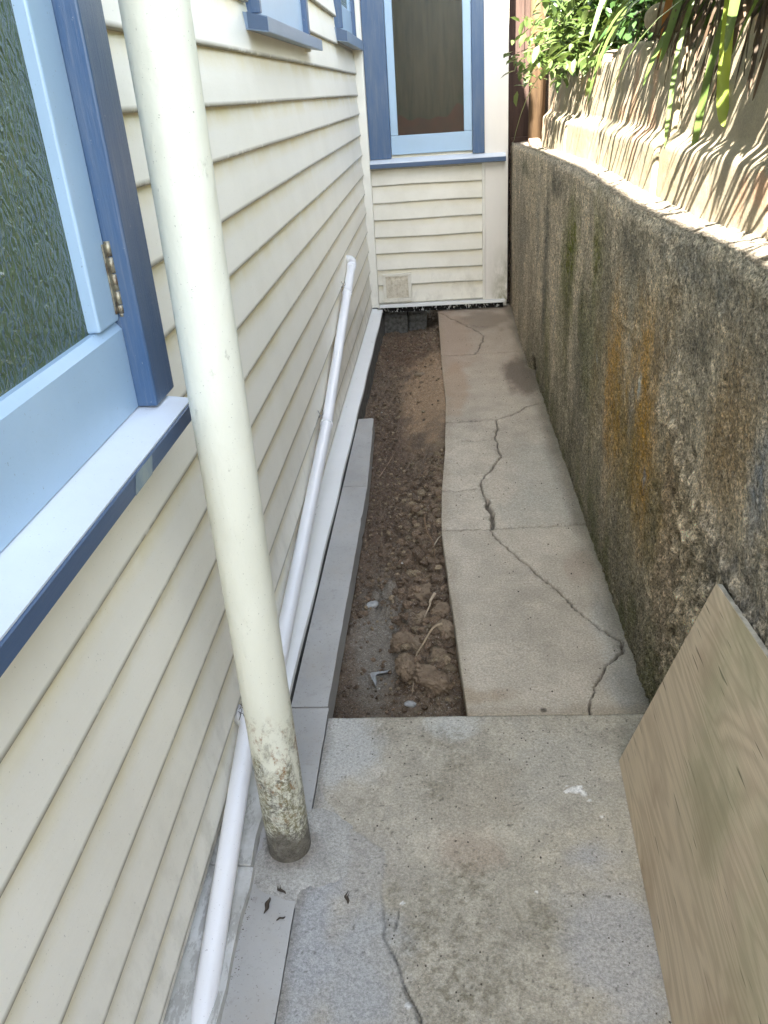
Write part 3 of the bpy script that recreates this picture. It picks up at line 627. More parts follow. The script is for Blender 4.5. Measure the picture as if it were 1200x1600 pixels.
# glass
def mk_glass_near():
    n = NM('patterned_glass', .12, .5); n.p.inputs['IOR'].default_value = 1.6
    n.col(n.mix(n.noise(14, 5, (1, 1, .6), lo=.35, hi=.65), (.045, .072, .038), (.060, .090, .046)))  # green base colour stands in for reflected bank foliage
    n.bump(n.noise(46, 2, (1, 1.1, .7), .5, 1.6), .95, .013); n.bump(n.noise(95, 2, (1, 1, .6)), .4, .005)
    return n.m
M['glass'] = mk_glass_near()
def mk_glass_far():
    n = NM('rippled_glass', .22, .35); n.col((.03, .03, .022)); n.bump(n.noise(40, 2, (1, 1, .14), .5, .3), .3, .004)
    t = n.n('ShaderNodeBsdfTransparent'); t.inputs[0].default_value = (.85, .85, .78, 1); mx = n.n('ShaderNodeMixShader'); mx.inputs[0].default_value = .42
    o = n.t.nodes['Material Output']; n.l(t.outputs[0], mx.inputs[1]); n.l(n.p.outputs[0], mx.inputs[2]); n.l(mx.outputs[0], o.inputs[0])
    return n.m
M['glass2'] = mk_glass_far()
# near window (left wall)
win = MB().box(-.60, -.510, 1.346, 1.451, -.4675, .80, .004).box(-.60, -.51, -.74, -.62, -.4675, .80, .004).box(-.60, -.508, -.74, 1.451, .802, .92, .003).build('window', M['blue'], house)
sash = MB()
ys0, ys1, zs0, zs1 = -.615, 1.3445, -.466, .798
sash.prism_y([(-.585, zs0), (-.5455, zs0), (-.545, zs0+.001), (-.545, -.326), (-.556, -.312), (-.585, -.312)], ys0, ys1)
sash.box(-.585, -.5452, 1.256, ys1, -.311, zs1-.1, .004).box(-.585, -.5452, ys0, ys0+.09, -.311, zs1-.1, .004).box(-.585, -.5452, ys0, ys1, zs1-.099, zs1, .003)
sash.build('sash', M['pale'], win)
gl = MB().box(-.572, -.566, ys0+.06, 1.262, -.32, zs1-.09, 0); gl.build('glass', M['glass'], win)
MB().prism_y([(-.60, -.468), (-.5515, -.468), (-.470, -.4785), (-.4705, -.482), (-.60, -.482)], -.82, 1.418).build('sill', M['silltop'], win)
MB().prism_y([(-.60, -.4825), (-.4685, -.4825), (-.467, -.484), (-.467, -.5105), (-.469, -.512), (-.60, -.514)], -.82, 1.42).build('sill_edge', M['sillblue'], win)
# worn bare patch on the sill edge
bp = NM('bare_worn_paint', .6); bp.col(bp.mix(bp.noise(40, 4, lo=.4, hi=.6), (.25, .30, .30), (.18, .24, .27)))
MB().add([(-.4662, 1.085, -.4835), (-.4662, 1.165, -.4835), (-.4662, 1.15, -.511), (-.4662, 1.07, -.511)], [(0, 1, 2, 3)]).build('worn_patch', bp.m, win)
br = NM('tarnished_brass', .45); br.p.inputs['Metallic'].default_value = .6
br.col(br.mix(br.noise(60, 4, rough=.7, lo=.42, hi=.6), (.34, .31, .22), (.10, .06, .035)))
hg = MB()
for a, b in ((-.183, -.207), (-.2085, -.234), (-.2355, -.262), (-.2635, -.285), (-.2865, -.300)): hg.tube([(-.541, 1.349, a), (-.541, 1.349, b)], .0062, 14)
hg.box(-.5448, -.542, 1.330, 1.3435, -.298, -.186, .0005); hg.tube([(-.541, 1.349, -.300), (-.541, 1.349, -.306)], .0045, 10)
hg.build('hinge', br.m, win)
# upper window over the downpipe side
def small_window(y0, y1, zt, zb, yf, yl, yj, zback, glassy):
    f = MB().box(-.57, -.506, yl, yl+.03, zback, 1.45, .003).box(-.57, -.506, yj, yj+.055, zback, 1.45, .003).box(-.57, -.506, yl, yj+.055, 1.452, 1.55, .003)
    w_ = f.build('window', M['blue'], house)
    s = MB().box(-.568, -.527, yl+.031, yj-.001, zback+.004, zback+.135, .003).box(-.568, -.527, yl+.031, yl+.10, zback+.136, 1.45, .003).box(-.568, -.527, yj-.09, yj-.001, zback+.136, 1.45, .003)
    s.build('sash', M['pale'], w_)
    MB().box(-.548, -.543, yl+.08, yj-.07, zback+.12, 1.45, 0).build('glass', M['glass'], w_)
    MB().box(-.565, -.512, yj+.056, yj+.075, zback-.06, 1.5, .002).build('edge_trim', M['creamv'], w_)
    MB().prism_y([(-.545, zback), (-.473, zt), (-.4725, zt-.002), (-.4725, zb+.002), (-.475, zb), (-.545, zb+.012)], y0, y1).build('sill', M['sillgrey'], w_)
    MB().prism_y([(-.5305, zback-.0015), (-.4735, zt-.003), (-.4735, zb+.003), (-.5305, zb+.013)], y0-.002, y0-.0002).build('sill_end', M['sillblue'], w_)
small_window(2.68, 3.93, .220, .180, 0, 2.76, 3.78, .236, 1)
small_window(5.10, 6.206, .322, .268, 0, 5.22, 6.06, .343, 1)
# facade window
fw = MB().box(-.480, -.328, 6.258, 6.30, -.4065, 1.4, .003).box(.2435, .3265, 6.256, 6.30, -.4065, 1.4, .003).box(-.48, .3265, 6.256, 6.30, 1.402, 1.5, .003).build('window', M['blue'], house)
fs = MB().box(-.3265, .2425, 6.266, 6.30, -.385, -.262, .004).box(-.3265, -.275, 6.266, 6.30, -.261, 1.4, .004).box(.186, .2425, 6.266, 6.30, -.261, 1.4, .004)
fs.build('sash', M['pale'], fw)
MB().prism_x([(6.30, -.400), (6.205, -.428), (6.204, -.434), (6.30, -.434)], -.481, .4715).build('sill', M['silltop'], fw)
MB().prism_x([(6.30, -.4345), (6.203, -.4345), (6.2015, -.436), (6.2015, -.462), (6.203, -.464), (6.30, -.466)], -.481, .472).build('sill_edge', M['sillblue'], fw)
MB().box(-.284, .195, 6.278, 6.283, -.272, 1.4, 0).build('glass', M['glass2'], fw)
cu = NM('olive_curtain', .8); cu.col(cu.mix(cu.noise(34, 5, (1, 1, .12), .65, lo=.35, hi=.65), (.27, .24, .155), (.10, .09, .055)))
vs = []; nn = 60
for i in range(nn+1):
    x = -.29+.49*i/nn; y = 6.2885+.0004*math.sin(i*.5)
    vs += [(x, y, -.29), (x, y, 1.4)]
MB().add(vs, [(2*i, 2*i+2, 2*i+3, 2*i+1) for i in range(nn)], True).build('curtain', cu.m, fw, fixn=False)
rc = NM('red_cloth', .8); rc.col(rc.mix(rc.noise(12, 4, lo=.4, hi=.6), (.42, .07, .04), (.24, .035, .03)))
vs = []
for i in range(nn+1):
    t = i/nn; x = -.283+.477*t; h = -.165+.075*math.exp(-((t-.92)/.13)**2)+.03*math.exp(-((t-.0)/.12)**2)+.008*math.sin(t*23)
    y = 6.2862
    vs += [(x, y, -.29), (x, y, h)]
MB().add(vs, [(2*i, 2*i+2, 2*i+3, 2*i+1) for i in range(nn)], True).build('red_cloth', rc.m, fw, fixn=False)
# roof with soffit and gutter, above the frame, edge set to shade the passage
rf = NM('roof_iron', .5); rf.col((.25, .26, .27))
roof = MB().box(-.60, -.345, -6, 3.3, 2.36, 2.47, .004).box(-.60, -.20, 3.301, 6.0, 2.36, 2.47, .004)  # wider far eave added to keep sun off the facade corner
roof.add([(-.345, -6, 2.48), (-.345, 9, 2.48), (-3.5, 9, 3.9), (-3.5, -6, 3.9)], [(0, 1, 2, 3)]); roof.add([(-.345, 6.0, 2.49), (.62, 6.0, 2.49), (.62, 12, 3.4), (-.345, 12, 3.4)], [(0, 1, 2, 3)]); roof.build('roof', rf.m, house)

# foundation blocks under the facade
for i, (x0, x1, lab) in enumerate([(-.468, -.278, 'grey concrete block under the far wall beside the house corner'), (-.272, -.13, 'dark concrete block under the far wall, right of the grey one')]):
    tag(MB().box(x0, x1, 6.40+.05*i, 6.6+.05*i, -1.74, -1.512-.012*i, .006).build('concrete_block', ty.m, loc=(x0, 6.4, -1.74)), lab, 'block')

# ------------------------------------------------------------------ downpipe and waste pipes
def downpipe():
    t = thing('downpipe', 'fat cream painted downpipe with mossy rusty foot, standing in front of the boards', 'downpipe', (-.379, 1.268, -1.5))
    pts = []; rs = []
    zs = [-1.52+i*.05 for i in range(0, 79)]
    for z in zs: k = min(1, max(0, (z+1.5)/1.5)); pts.append((-.379-.008*k+.0012*math.sin(z*2.1), 1.268+.042*k, z)); rs.append(.0485+.0004*math.sin(z*9))
    MB().tube(pts, rs, 40).build('pipe', M['downpipe'], t)
    nt_, nr = 120, 26; th = np.linspace(0, 2*math.pi, nt_); rr_ = np.linspace(0, 1, nr); TH, RR = np.meshgrid(th, rr_, indexing='ij')
    cx, cy = -.379, 1.268; Rm = np.where(np.cos(TH) > 0, .10+.05*np.cos(TH), .10-.035*np.abs(np.cos(TH)))*(1+.35*fbm(np.cos(TH)*2.2+4, np.sin(TH)*2.2, 4, 600))+.05*np.clip(-np.sin(TH), 0, 1)
    Rr = .0475+(Rm-.0475)*RR; X = cx+Rr*np.cos(TH); Y = cy+Rr*np.sin(TH); X = np.maximum(X, -.453)
    Z = -1.4965+.007*(1-RR)**2.2+.0035*fbm(X*40, Y*40, 4, 601)*(1-RR**4)-.006*RR**8
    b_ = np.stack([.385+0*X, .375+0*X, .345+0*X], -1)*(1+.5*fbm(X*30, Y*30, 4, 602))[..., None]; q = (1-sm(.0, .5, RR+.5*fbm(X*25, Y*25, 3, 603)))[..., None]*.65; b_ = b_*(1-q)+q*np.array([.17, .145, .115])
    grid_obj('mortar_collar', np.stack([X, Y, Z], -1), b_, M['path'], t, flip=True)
downpipe()
def waste(name_lab, pts, r, clips):
    t = thing('waste_pipe', name_lab, 'pipe', pts[-1], 'white waste pipes along the house wall')
    MB().tube(pts, r, 24).build('pipe', M['pvc'], t)
    for (p, q) in clips:
        MB().tube([p, q], r+.0035, 24).build('joint_collar', M['pvc'], t)
    return t
def lerp(a, b, t): return tuple(a[i]+(b[i]-a[i])*t for i in range(3))
A = (-.503, 4.70, -.838); B = (-.498, 3.15, -1.215); Cc = (-.496, 1.55, -1.462)
far = waste('white waste pipe sloping down the boards behind the downpipe', [(-.560, 4.80, -.826), (-.520, 4.785, -.828), (-.505, 4.745, -.832), A, lerp(A, B, .25), lerp(A, B, .5), lerp(A, B, .75), B, lerp(B, Cc, .25), lerp(B, Cc, .5), lerp(B, Cc, .75), Cc], .0235, [(A, lerp(A, B, .03)), (lerp(A, B, .222), lerp(A, B, .232)), (lerp(A, B, .98), lerp(A, B, .99))])
wr = NM('galvanised_strap', .5); wr.p.inputs['Metallic'].default_value = .5; wr.col((.35, .34, .32))
for tt in (.225, .985):
    p = lerp(A, B, tt); m_ = MB()
    m_.tube([(-.53, p[1], p[2]+.03), (-.520, p[1]-.01, p[2]+.045), (-.528, p[1]-.005, p[2]+.062)], .0022, 8)
    m_.tube([(-.53, p[1], p[2]+.028), (-.51, p[1]+.012, p[2]+.04), (-.512, p[1]+.02, p[2]+.055)], .0018, 8).build('wire_tie', wr.m, far)
D0 = (-.503, 1.50, -1.352); D1 = (-.480, .873, -1.4915); dd = lerp(D0, D1, 2.2)
waste('white waste pipe low at the near end, left of the downpipe foot', [(-.545, 1.545, -1.345), (-.512, 1.525, -1.348), D0, lerp(D0, D1, .5), D1, dd], .0235, [])
# cobweb litter where the near pipe enters
cb = MB(); rr = random.Random(3)
for i in range(26):
    a = Vector((-.522+rr.uniform(-.006, .006), 1.545+rr.uniform(-.03, .03), -1.325+rr.uniform(-.02, .02)))
    b = a+Vector((rr.uniform(0, .02), rr.uniform(-.03, .03), rr.uniform(-.03, .02))); cb.tube([a, (a+b)/2+Vector((.004, 0, .003)), b], .0007, 5)
tag(cb.build('dry_debris', dl.m, loc=(-.52, 1.54, -1.34)), 'tangle of dark dry bits caught between boards and downpipe', 'debris', kind='stuff')

# ------------------------------------------------------------------ retaining wall on the right
def wall_top(y):
    return np.interp(y, [-3, 1.36, 1.59, 1.815, 2.1, 2.47, 2.865, 3.455, 4.4, 6.244, 8], [-.30, -.298, -.291, -.298, -.312, -.315, -.306, -.293, -.312, -.357, -.37])+.006*fbm(y*7, y*0, 4, 200)
def build_wall():
    ys = np.concatenate([[-6, -2, 0, .5], np.arange(.8, 4.0, .0065), np.arange(4.0, 7.4, .012)])
    n1, n2 = 165, 30
    T = np.concatenate([np.linspace(0, 1, n1), 1+np.linspace(0, 1, n2+1)[1:]])
    Y, Tm = np.meshgrid(ys, T, indexing='ij')
    zt = wall_top(Y); front = Tm <= 1
    Z = np.where(front, -1.56+(zt+1.56)*np.minimum(Tm, 1), zt-.004+.012*(Tm-1))
    rag = fbm(Y*8, Z*5, 5, 201)
    Xf = .522+.012*sm(1.9, 1.5, Y)*sm(-1.1, -1.5, Z)
    Xf = Xf-.018*sm(4.55, 4.75, Y)*sm(-.9, -1.5, Z)*(1-sm(5.2, 6.0, Y))
    Xf = Xf+.012*rag+.012*fbm(Y*30, Z*30, 4, 202, .7)+.007*fbm(Y*80, Z*80, 2, 203)
    # lumpy poorly compacted seam running down to the right
    seam = np.abs((Z+.765)+(Y-1.693)*(-.21)+.02*fbm(Y*9, Z*9, 3, 204)); lower = sm(.0, -.10, (Z+.765)-.21*(Y-1.693))*(1-sm(1.5, 2.1, Y))
    sm_ = (1-sm(.0, .05, seam))*(1-sm(1.6, 2.3, Y))
    Xf += -.010*sm_+.050*np.clip(lower+sm_*.8, 0, 1)*fbm(Y*42, Z*42, 4, 205, .65)
    up2 = (1-sm(.0, .07, np.abs(Z-zt)))*(1-sm(2.2, 3.5, Y)); Xf += .020*up2*fbm(Y*45, Z*45, 3, 206)
    # ridge lines (form board marks)
    Xf -= .004*(1-sm(0, .012, np.abs(Z+.62+.015*np.sin(Y*3))))*sm(.1, .3, fbm(Y*2, Z*2, 2, 207)+.3)
    rd = polydist(Y, Z, [(1.95, -.40), (1.80, -.60), (1.72, -.80), (1.60, -.98), (1.50, -1.15)]); Xf += .006*(1-sm(0, .012, rd)) - .006*(1-sm(0, .03, np.abs(rd-.03)))
    hole = (1-sm(.5, 1, np.hypot((Y-4.62)/.11, (Z+1.50)/.12))); Xf += .05*hole
    h2 = 1-sm(.5, 1., np.hypot((Y-1.195)/.016, (Z+.727)/.022)); Xf += .03*h2
    for (cy, cz, r) in [(2.5, -.55, .006), (1.9, -.62, .006), (2.2, -.82, .005), (1.62, -.72, .006), (3.1, -.75, .008), (2.7, -1.0, .006), (1.5, -.52, .005)]:
        Xf += .015*(1-sm(.4, 1, np.hypot((Y-cy)/r/2, (Z-cz)/r/3)))
    X = np.where(front, Xf, np.minimum(.52+(Tm-1)*.21, .73)+.006*rag)
    # rounded, broken arris
    arr = 1-sm(0, .030, np.abs(zt-Z)*front+np.where(front, 0, (Tm-1)*.21)); X += .010*arr*front; X += np.where(front, 0, .012*(1-(Tm-1))); Z -= np.where(front, 0, .010*arr+.004)
    lump_ = fbm(Y*26, Y*0, 4, 260, .7); X += .012*arr*lump_; Z += .010*arr*lump_
    Z = Z+np.where(front, 0, .010*fbm(X*30, Y*30, 4, 208)+.006*fbm(X*90, Y*90, 2, 209))
    # ---- colour
    base = np.stack([.62+0*Y, .525+0*Y, .39+0*Y], -1)
    streak = fbm(Y*7+.6*fbm(Y*3, Z*3, 2, 1), Z*.8, 5, 210); base *= (1+.5*streak)[..., None]
    base *= (1+.8*fbm(Y*14, Z*10, 5, 211))[..., None]; base *= (1+1.0*fbm(Y*55, Z*55, 3, 212, .8))[..., None]
    def blot(cy, cz, ry, rz, col, s, seed, fy=9, fz=4):
        nonlocal base
        q = np.hypot((Y-cy)/ry, (Z-cz)/rz)+1.5*fbm(Y*fy, Z*fz, 6, seed, .7); m = (1-sm(.1, 1.3, q))[..., None]*s*np.clip(1+1.6*fbm(Y*50, Z*40, 4, seed+7, .8), .2, 1.3)[..., None]; base = base*(1-m)+m*np.array(col)
    MOSS = (.19, .19, .045); OCH = (.58, .35, .11); PINK = (.50, .39, .28); DK = (.075, .078, .042)
    blot(5.6, -.95, .7, .5, (.34, .30, .24), .75, 220); blot(4.9, -1.2, .25, .3, (.36, .29, .21), .6, 221); blot(4.25, -.9, .12, .45, (.10, .10, .085), .7, 222)
    blot(4.6, -.7, .1, .4, (.30, .28, .24), .6, 223); blot(5.4, -.45, .3, .07, (.09, .10, .05), .6, 224)
    blot(3.45, -.66, .24, .30, MOSS, .95, 225, 10, 4); blot(3.5, -.9, .13, .3, (.14, .125, .06), .75, 226, 14, 4); blot(2.85, -.52, .13, .22, MOSS, .9, 227, 10, 4); blot(3.1, -.75, .1, .25, (.15, .14, .06), .6, 228, 14, 4)
    blot(4.1, -1.15, .15, .25, MOSS, .5, 240); blot(3.9, -.40, .3, .07, (.09, .09, .075), .7, 229); blot(3.0, -1.0, .35, .35, (.11, .11, .08), .75, 230, 12, 4)
    blot(2.65, -.62, .2, .2, (.16, .15, .09), .5, 231); blot(2.9, -.85, .3, .35, (.24, .23, .10), .55, 264, 9, 5); blot(1.75, -.95, .2, .25, (.36, .26, .13), .6, 265, 9, 5); blot(3.6, -1.0, .3, .3, (.30, .27, .15), .5, 266, 9, 5); blot(2.3, -.55, .2, .15, (.40, .36, .27), .6, 267, 9, 5)
    blot(2.42, -.88, .20, .34, OCH, .95, 232, 9, 5); blot(2.05, -.85, .22, .36, OCH, 1., 233, 9, 5); blot(2.2, -1.0, .3, .3, (.24, .19, .07), .6, 263, 9, 5); blot(1.98, -.62, .07, .14, (.28, .20, .11), .6, 234, 16, 5)
    blot(2.2, -.80, .05, .12, (.32, .30, .26), .7, 236, 20, 5); blot(1.45, -.60, .15, .22, (.42, .29, .15), .8, 237); blot(2.75, -.95, .1, .3, (.30, .22, .10), .6, 261, 14, 4); blot(1.9, -.5, .08, .12, (.30, .22, .12), .6, 262); blot(1.74, -.85, .08, .13, (.33, .22, .13), .6, 238)
    blot(1.7, -1.1, .14, .22, PINK, .7, 239); blot(1.9, -1.05, .10, .2, (.22, .18, .08), .6, 241); blot(1.68, -.50, .16, .12, (.17, .155, .12), .6, 242)
    blot(1.27, -.63, .055, .12, (.38, .38, .38), .95, 243, 6, 4); blot(1.75, -.36, .35, .06, (.26, .26, .24), .6, 244); blot(1.3, -.42, .2, .1, (.30, .27, .22), .5, 245)
    blot(1.25, -.85, .25, .12, (.15, .15, .15), .7, 246); blot(2.13, -.735, .022, .045, (.62, .60, .52), .95, 247, 20, 9); blot(2.0, -.95, .02, .05, (.30, .30, .32), .7, 248, 20, 9)
    blot(3.85, -.98, .035, .16, (.42, .40, .35), .6, 249, 20, 5); blot(2.75, -.85, .02, .03, (.45, .44, .38), .6, 250, 20, 9)
    blot(2.35, -.42, .3, .08, (.13, .125, .10), .5, 251)
    base *= np.clip(1-2.6*np.clip(lower+sm_*.8, 0, 1)*fbm(Y*42, Z*42, 4, 205, .65), .25, 1.9)[..., None]
    wet = sm(-1.02, -1.5, Z+.18*fbm(Y*6, Z*4, 4, 252))[..., None]*(1-.75*sm(4.3, 5.2, Y))[..., None]
    base = base*(1-.72*wet)+.72*wet*np.array(DK)
    gm_ = (wet[..., 0]*sm(-.05, .2, fbm(Y*10, Z*8, 4, 253)))[..., None]*.55; base = base*(1-gm_)+gm_*np.array([.13, .14, .05])
    base = base*(1-.8*np.maximum(hole, h2)[..., None])
    arr_c = (np.clip(arr*1.0, 0, 1)*.5)[..., None]; base = base*(1-arr_c)+arr_c*np.array([.50, .47, .40])
    tp = (~front)[..., None]*.85; base = base*(1-tp)+tp*(np.array([.34, .30, .25])*(1+.5*fbm(X*25, Y*25, 4, 254))[..., None])
    o = grid_obj('retaining_wall', np.stack([X, Y, Z], -1), base, M['wall'], loc=(.52, 3, -1.5), flip=False)
    tag(o, 'rough mossy concrete retaining wall stained ochre and green, running along the path', 'retaining wall')
build_wall()

# ------------------------------------------------------------------ stepped concrete wall above
def crib():
    t = thing('stepped_wall', 'pale stepped concrete block wall standing on the ledge above the retaining wall', 'wall', (.66, 3.2, -.36))
    prof = [(.628, -.40), (.628, -.36), (.631, -.30), (.634, -.20), (.635, -.182), (.639, -.174), (.668, -.150), (.675, -.142), (.678, -.10), (.688, -.02), (.696, .06), (.699, .098), (.706, .108), (.74, .112), (.86, .10)]
    # dense resample
    pr = []
    for a, b in zip(prof[:-1], prof[1:]):
        L = math.hypot(b[0]-a[0], b[1]-a[1]); n = max(1, int(L/.008))
        for k in range(n): pr.append((a[0]+(b[0]-a[0])*k/n, a[1]+(b[1]-a[1])*k/n))
    pr.append(prof[-1]); pr = np.array(pr)
    cuts = [-2, -.1, .78, 1.70, 2.615, 3.55, 4.50, 5.50]
    for i, (a, b) in enumerate(zip(cuts[:-1], cuts[1:])):
        ys = np.arange(a+.004, b-.003, .012); ys[-1] = b-.004
        Y, K = np.meshgrid(ys, np.arange(len(pr)), indexing='ij'); X = pr[K, 0]+.004*fbm(Y*6, K*.12, 4, 300)+.0025*fbm(Y*40, K*.5, 3, 301); Z = pr[K, 1]+.003*fbm(Y*9, K*.1, 3, 302)
        off = [0, .004, -.003, .002, -.006, .004, 0][i]; X = X+off
        ed = 1-sm(0, .012, np.minimum(Y-a, b-Y)); X += .008*ed
        # broken top edge
        tp = sm(.04, .12, Z); nt_ = sm(.08, .3, fbm(Y*4, Y*0, 4, 303)+.05); Z -= .05*tp*nt_
        base = np.stack([.27+0*X, .228+0*X, .16+0*X], -1)*(1+.4*fbm(Y*6, Z*6, 5, 304))[..., None]*(1+.25*fbm(Y*40, Z*40, 3, 305))[..., None]
        q = sm(-.02, .22, fbm(Y*7, Z*4, 4, 306))[..., None]*.45; base = base*(1-q)+q*np.array([.23, .20, .11])
        q = sm(.12, .25, fbm(Y*12, Z*9, 4, 307))[..., None]*.6; base = base*(1-q)+q*np.array([.35, .20, .12])
        P = np.stack([X, Y, Z], -1)
        def cap(P, c, j, dy):
            e = P[[j]].copy(); e[..., 0] = .86; return e
        P = np.concatenate([cap(P, None, 0, 0), P, cap(P, None, -1, 0)], 0); base = np.concatenate([base[:1], base, base[-1:]], 0)
        grid_obj('block', P, base, M['crib'], t, smooth=True)
    return t
crib()
bk = NM('broken_brick', .9, .2); bk.col(bk.mix(bk.noise(50, 4, lo=.4, hi=.6), (.42, .20, .12), (.60, .48, .38))); bk.bump(bk.noise(80), .5, .004)
tag(MB().box(.575, .64, 5.62, 5.72, -.342, -.305, .006).build('brick_piece', bk.m, loc=(.6, 5.66, -.34)), 'broken orange brick end lying on the far end of the ledge', 'brick')

# ------------------------------------------------------------------ bank, rocks, fence
def build_bank():
    xs = np.concatenate([np.arange(.76, 2.5, .03), np.linspace(2.6, 14, 20)]); ys = np.concatenate([np.linspace(-20, -1, 12), np.arange(-.9, 6.5, .03), np.linspace(6.6, 40, 20)])
    X, Y = np.meshgrid(xs, ys, indexing='ij'); Z = .06+.20*(X-.76)+.07*fbm(X*3, Y*3, 4, 400)+.05*fbm(X*14, Y*14, 3, 401)
    Z = np.minimum(Z, 1.2+0*Z)
    base = np.stack([.075+0*X, .055+0*X, .035+0*X], -1)*(1+.9*fbm(X*20, Y*20, 4, 402))[..., None]
    P = np.stack([X, Y, Z], -1); a = P[:1].copy(); a[..., 2] = -.5; P = np.concatenate([a, P], 0); base = np.concatenate([base[:1], base], 0)
    o = grid_obj('garden_bank', P, base, M['soil']); o['kind'] = 'structure'
build_bank()
rk = NM('garden_rock', .9, .2); rk.col(rk.mix(rk.noise(18, 5, lo=.35, hi=.65), (.36, .28, .19), (.20, .17, .11))); rk.bump(rk.noise(40, 5), .5, .01)
def rock(label, x, y, z, r, sq, seed):
    bm = bmesh.new(); bmesh.ops.create_icosphere(bm, subdivisions=3, radius=1); P = np.array([v.co[:] for v in bm.verts])
    n = fbm(P[:, 0]*1.2+seed, P[:, 1]*1.2+P[:, 2], 3, seed); P = np.sign(P)*np.abs(P)**.75*(1+.35*n)[:, None]*np.array(sq)*r
    mb = MB(); mb.add([(p[0]+x, p[1]+y, p[2]+z) for p in P], [[v.index for v in f.verts] for f in bm.faces], True); bm.free()
    return tag(mb.build('rock', rk.m, loc=(x, y, z)), label, 'rock', 'rocks on top of the stepped wall')
rock('tan rock under the strap leaves, upper of the two on the stepped wall', .765, 3.25, .17, .055, (1, 1.3, .8), 3)
rock('mossy flat rock on the stepped wall top, under the leaves beside the tan rock', .77, 3.02, .12, .05, (1, 1.6, .7), 5)
rock('brown rock half hidden by the orange dead leaf', .80, 2.86, .13, .05, (1, 1.2, .8), 8)
fb = NM('brown_fence_wood', .8, .3); fb.col(fb.mix(fb.noise(10, 5, (4, 4, .4), .65, lo=.35, hi=.65), (.065, .038, .028), (.04, .024, .018))); fb.bump(fb.noise(30, 4, (4, 4, .3)), .4, .006)
fp = NM('treated_post', .75, .3); fp.col(fp.mix(fp.noise(8, 5, (4, 4, .4), .65, lo=.35, hi=.65), (.15, .095, .05), (.09, .055, .03))); fp.bump(fp.noise(30, 4, (4, 4, .3)), .4, .006)
fence = thing('timber_fence', 'dark brown timber fence in the gap beyond the house corner', 'fence', (.6, 6.5, -1.5))
MB().tube([(.672, 6.16, -.40), (.672, 6.16, 1.6)], .055, 20).build('post', fp.m, fence)
for k in range(6):
    x = .505+k*.106
    MB().box(x, x+.1075, 6.472+.02*(k % 2), 6.472+.02*(k % 2)+.018, -1.8, 1.55, .002).build('board', fb.m, fence)
MB().box(.52, 1.2, 6.43, 6.465, -.42, -.33, .003).build('rail', fb.m, fence)

# ------------------------------------------------------------------ plywood sheets leaning on the wall
def ply_mat():
    n = NM('weathered_plywood', .6, .35)
    # grain runs along the tilted sheet length
    v = n.n('ShaderNodeTexCoord'); mp = n.n('ShaderNodeMapping'); mp.inputs['Scale'].default_value = (1.1, 9, 1); n.l(v.outputs['UV'], mp.inputs[0])
    wv = n.n('ShaderNodeTexNoise'); wv.inputs['Scale'].default_value = 1.0; wv.inputs['Detail'].default_value = 2; wv.inputs['Distortion'].default_value = .6; n.l(mp.outputs[0], wv.inputs['Vector'])
    rings = n.mth('SINE', n.mth('MULTIPLY', wv.outputs[0], 95.)); rings = n.mr(rings, -1, 1)
    mp2 = n.n('ShaderNodeMapping'); mp2.inputs['Scale'].default_value = (9, 260, 1); n.l(v.outputs['UV'], mp2.inputs[0])
    fz = n.n('ShaderNodeTexNoise'); fz.inputs['Scale'].default_value = 1; fz.inputs['Detail'].default_value = 3; n.l(mp2.outputs[0], fz.inputs['Vector'])
    mp3 = n.n('ShaderNodeMapping'); mp3.inputs['Scale'].default_value = (7, 130, 1); n.l(v.outputs['UV'], mp3.inputs[0])
    ck = n.n('ShaderNodeTexNoise'); ck.inputs['Scale'].default_value = 1; ck.inputs['Detail'].default_value = 1; n.l(mp3.outputs[0], ck.inputs['Vector'])
    bl = n.n('ShaderNodeTexNoise'); bl.inputs['Scale'].default_value = 4.5; bl.inputs['Detail'].default_value = 4; n.l(v.outputs['UV'], bl.inputs['Vector'])
    c = n.mix(n.mth('MULTIPLY', n.mth('POWER', rings, 1.6), .55), (.66, .54, .385), (.45, .345, .235))
    c = n.mix(n.mth('MULTIPLY', n.mr(fz.outputs[0], .42, .62), .22), c, (.36, .28, .19))
    c = n.mix(n.mth('MULTIPLY', n.mr(bl.outputs[0], .52, .66), .6), c, (.40, .285, .19))
    c = n.mix(n.mth('MULTIPLY', n.mr(ck.outputs[0], .70, .73), .8), c, (.10, .075, .05))
    # green treatment tint along the near top part
    sx = n.n('ShaderNodeSeparateXYZ'); n.l(v.outputs['UV'], sx.inputs[0])
    g_ = n.mth('MULTIPLY', n.mr(sx.outputs[0], .24, .34), n.mth('MULTIPLY', n.mr(sx.outputs[1], .18, .36), n.mr(bl.outputs[0], .40, .56)))
    c = n.mix(n.mth('MULTIPLY', g_, .35), c, (.30, .33, .18))
    n.col(c); n.bump(fz.outputs[0], .25, .003); n.bump(ck.outputs[0], .15, .003)
    return n.m
M['ply'] = ply_mat()
M['plyedge'] = (lambda n: (n.col(n.mix(n.noise(40, 4, lo=.4, hi=.6), (.50, .47, .40), (.33, .31, .26))), n.m)[1])(NM('plywood_edge', .8))
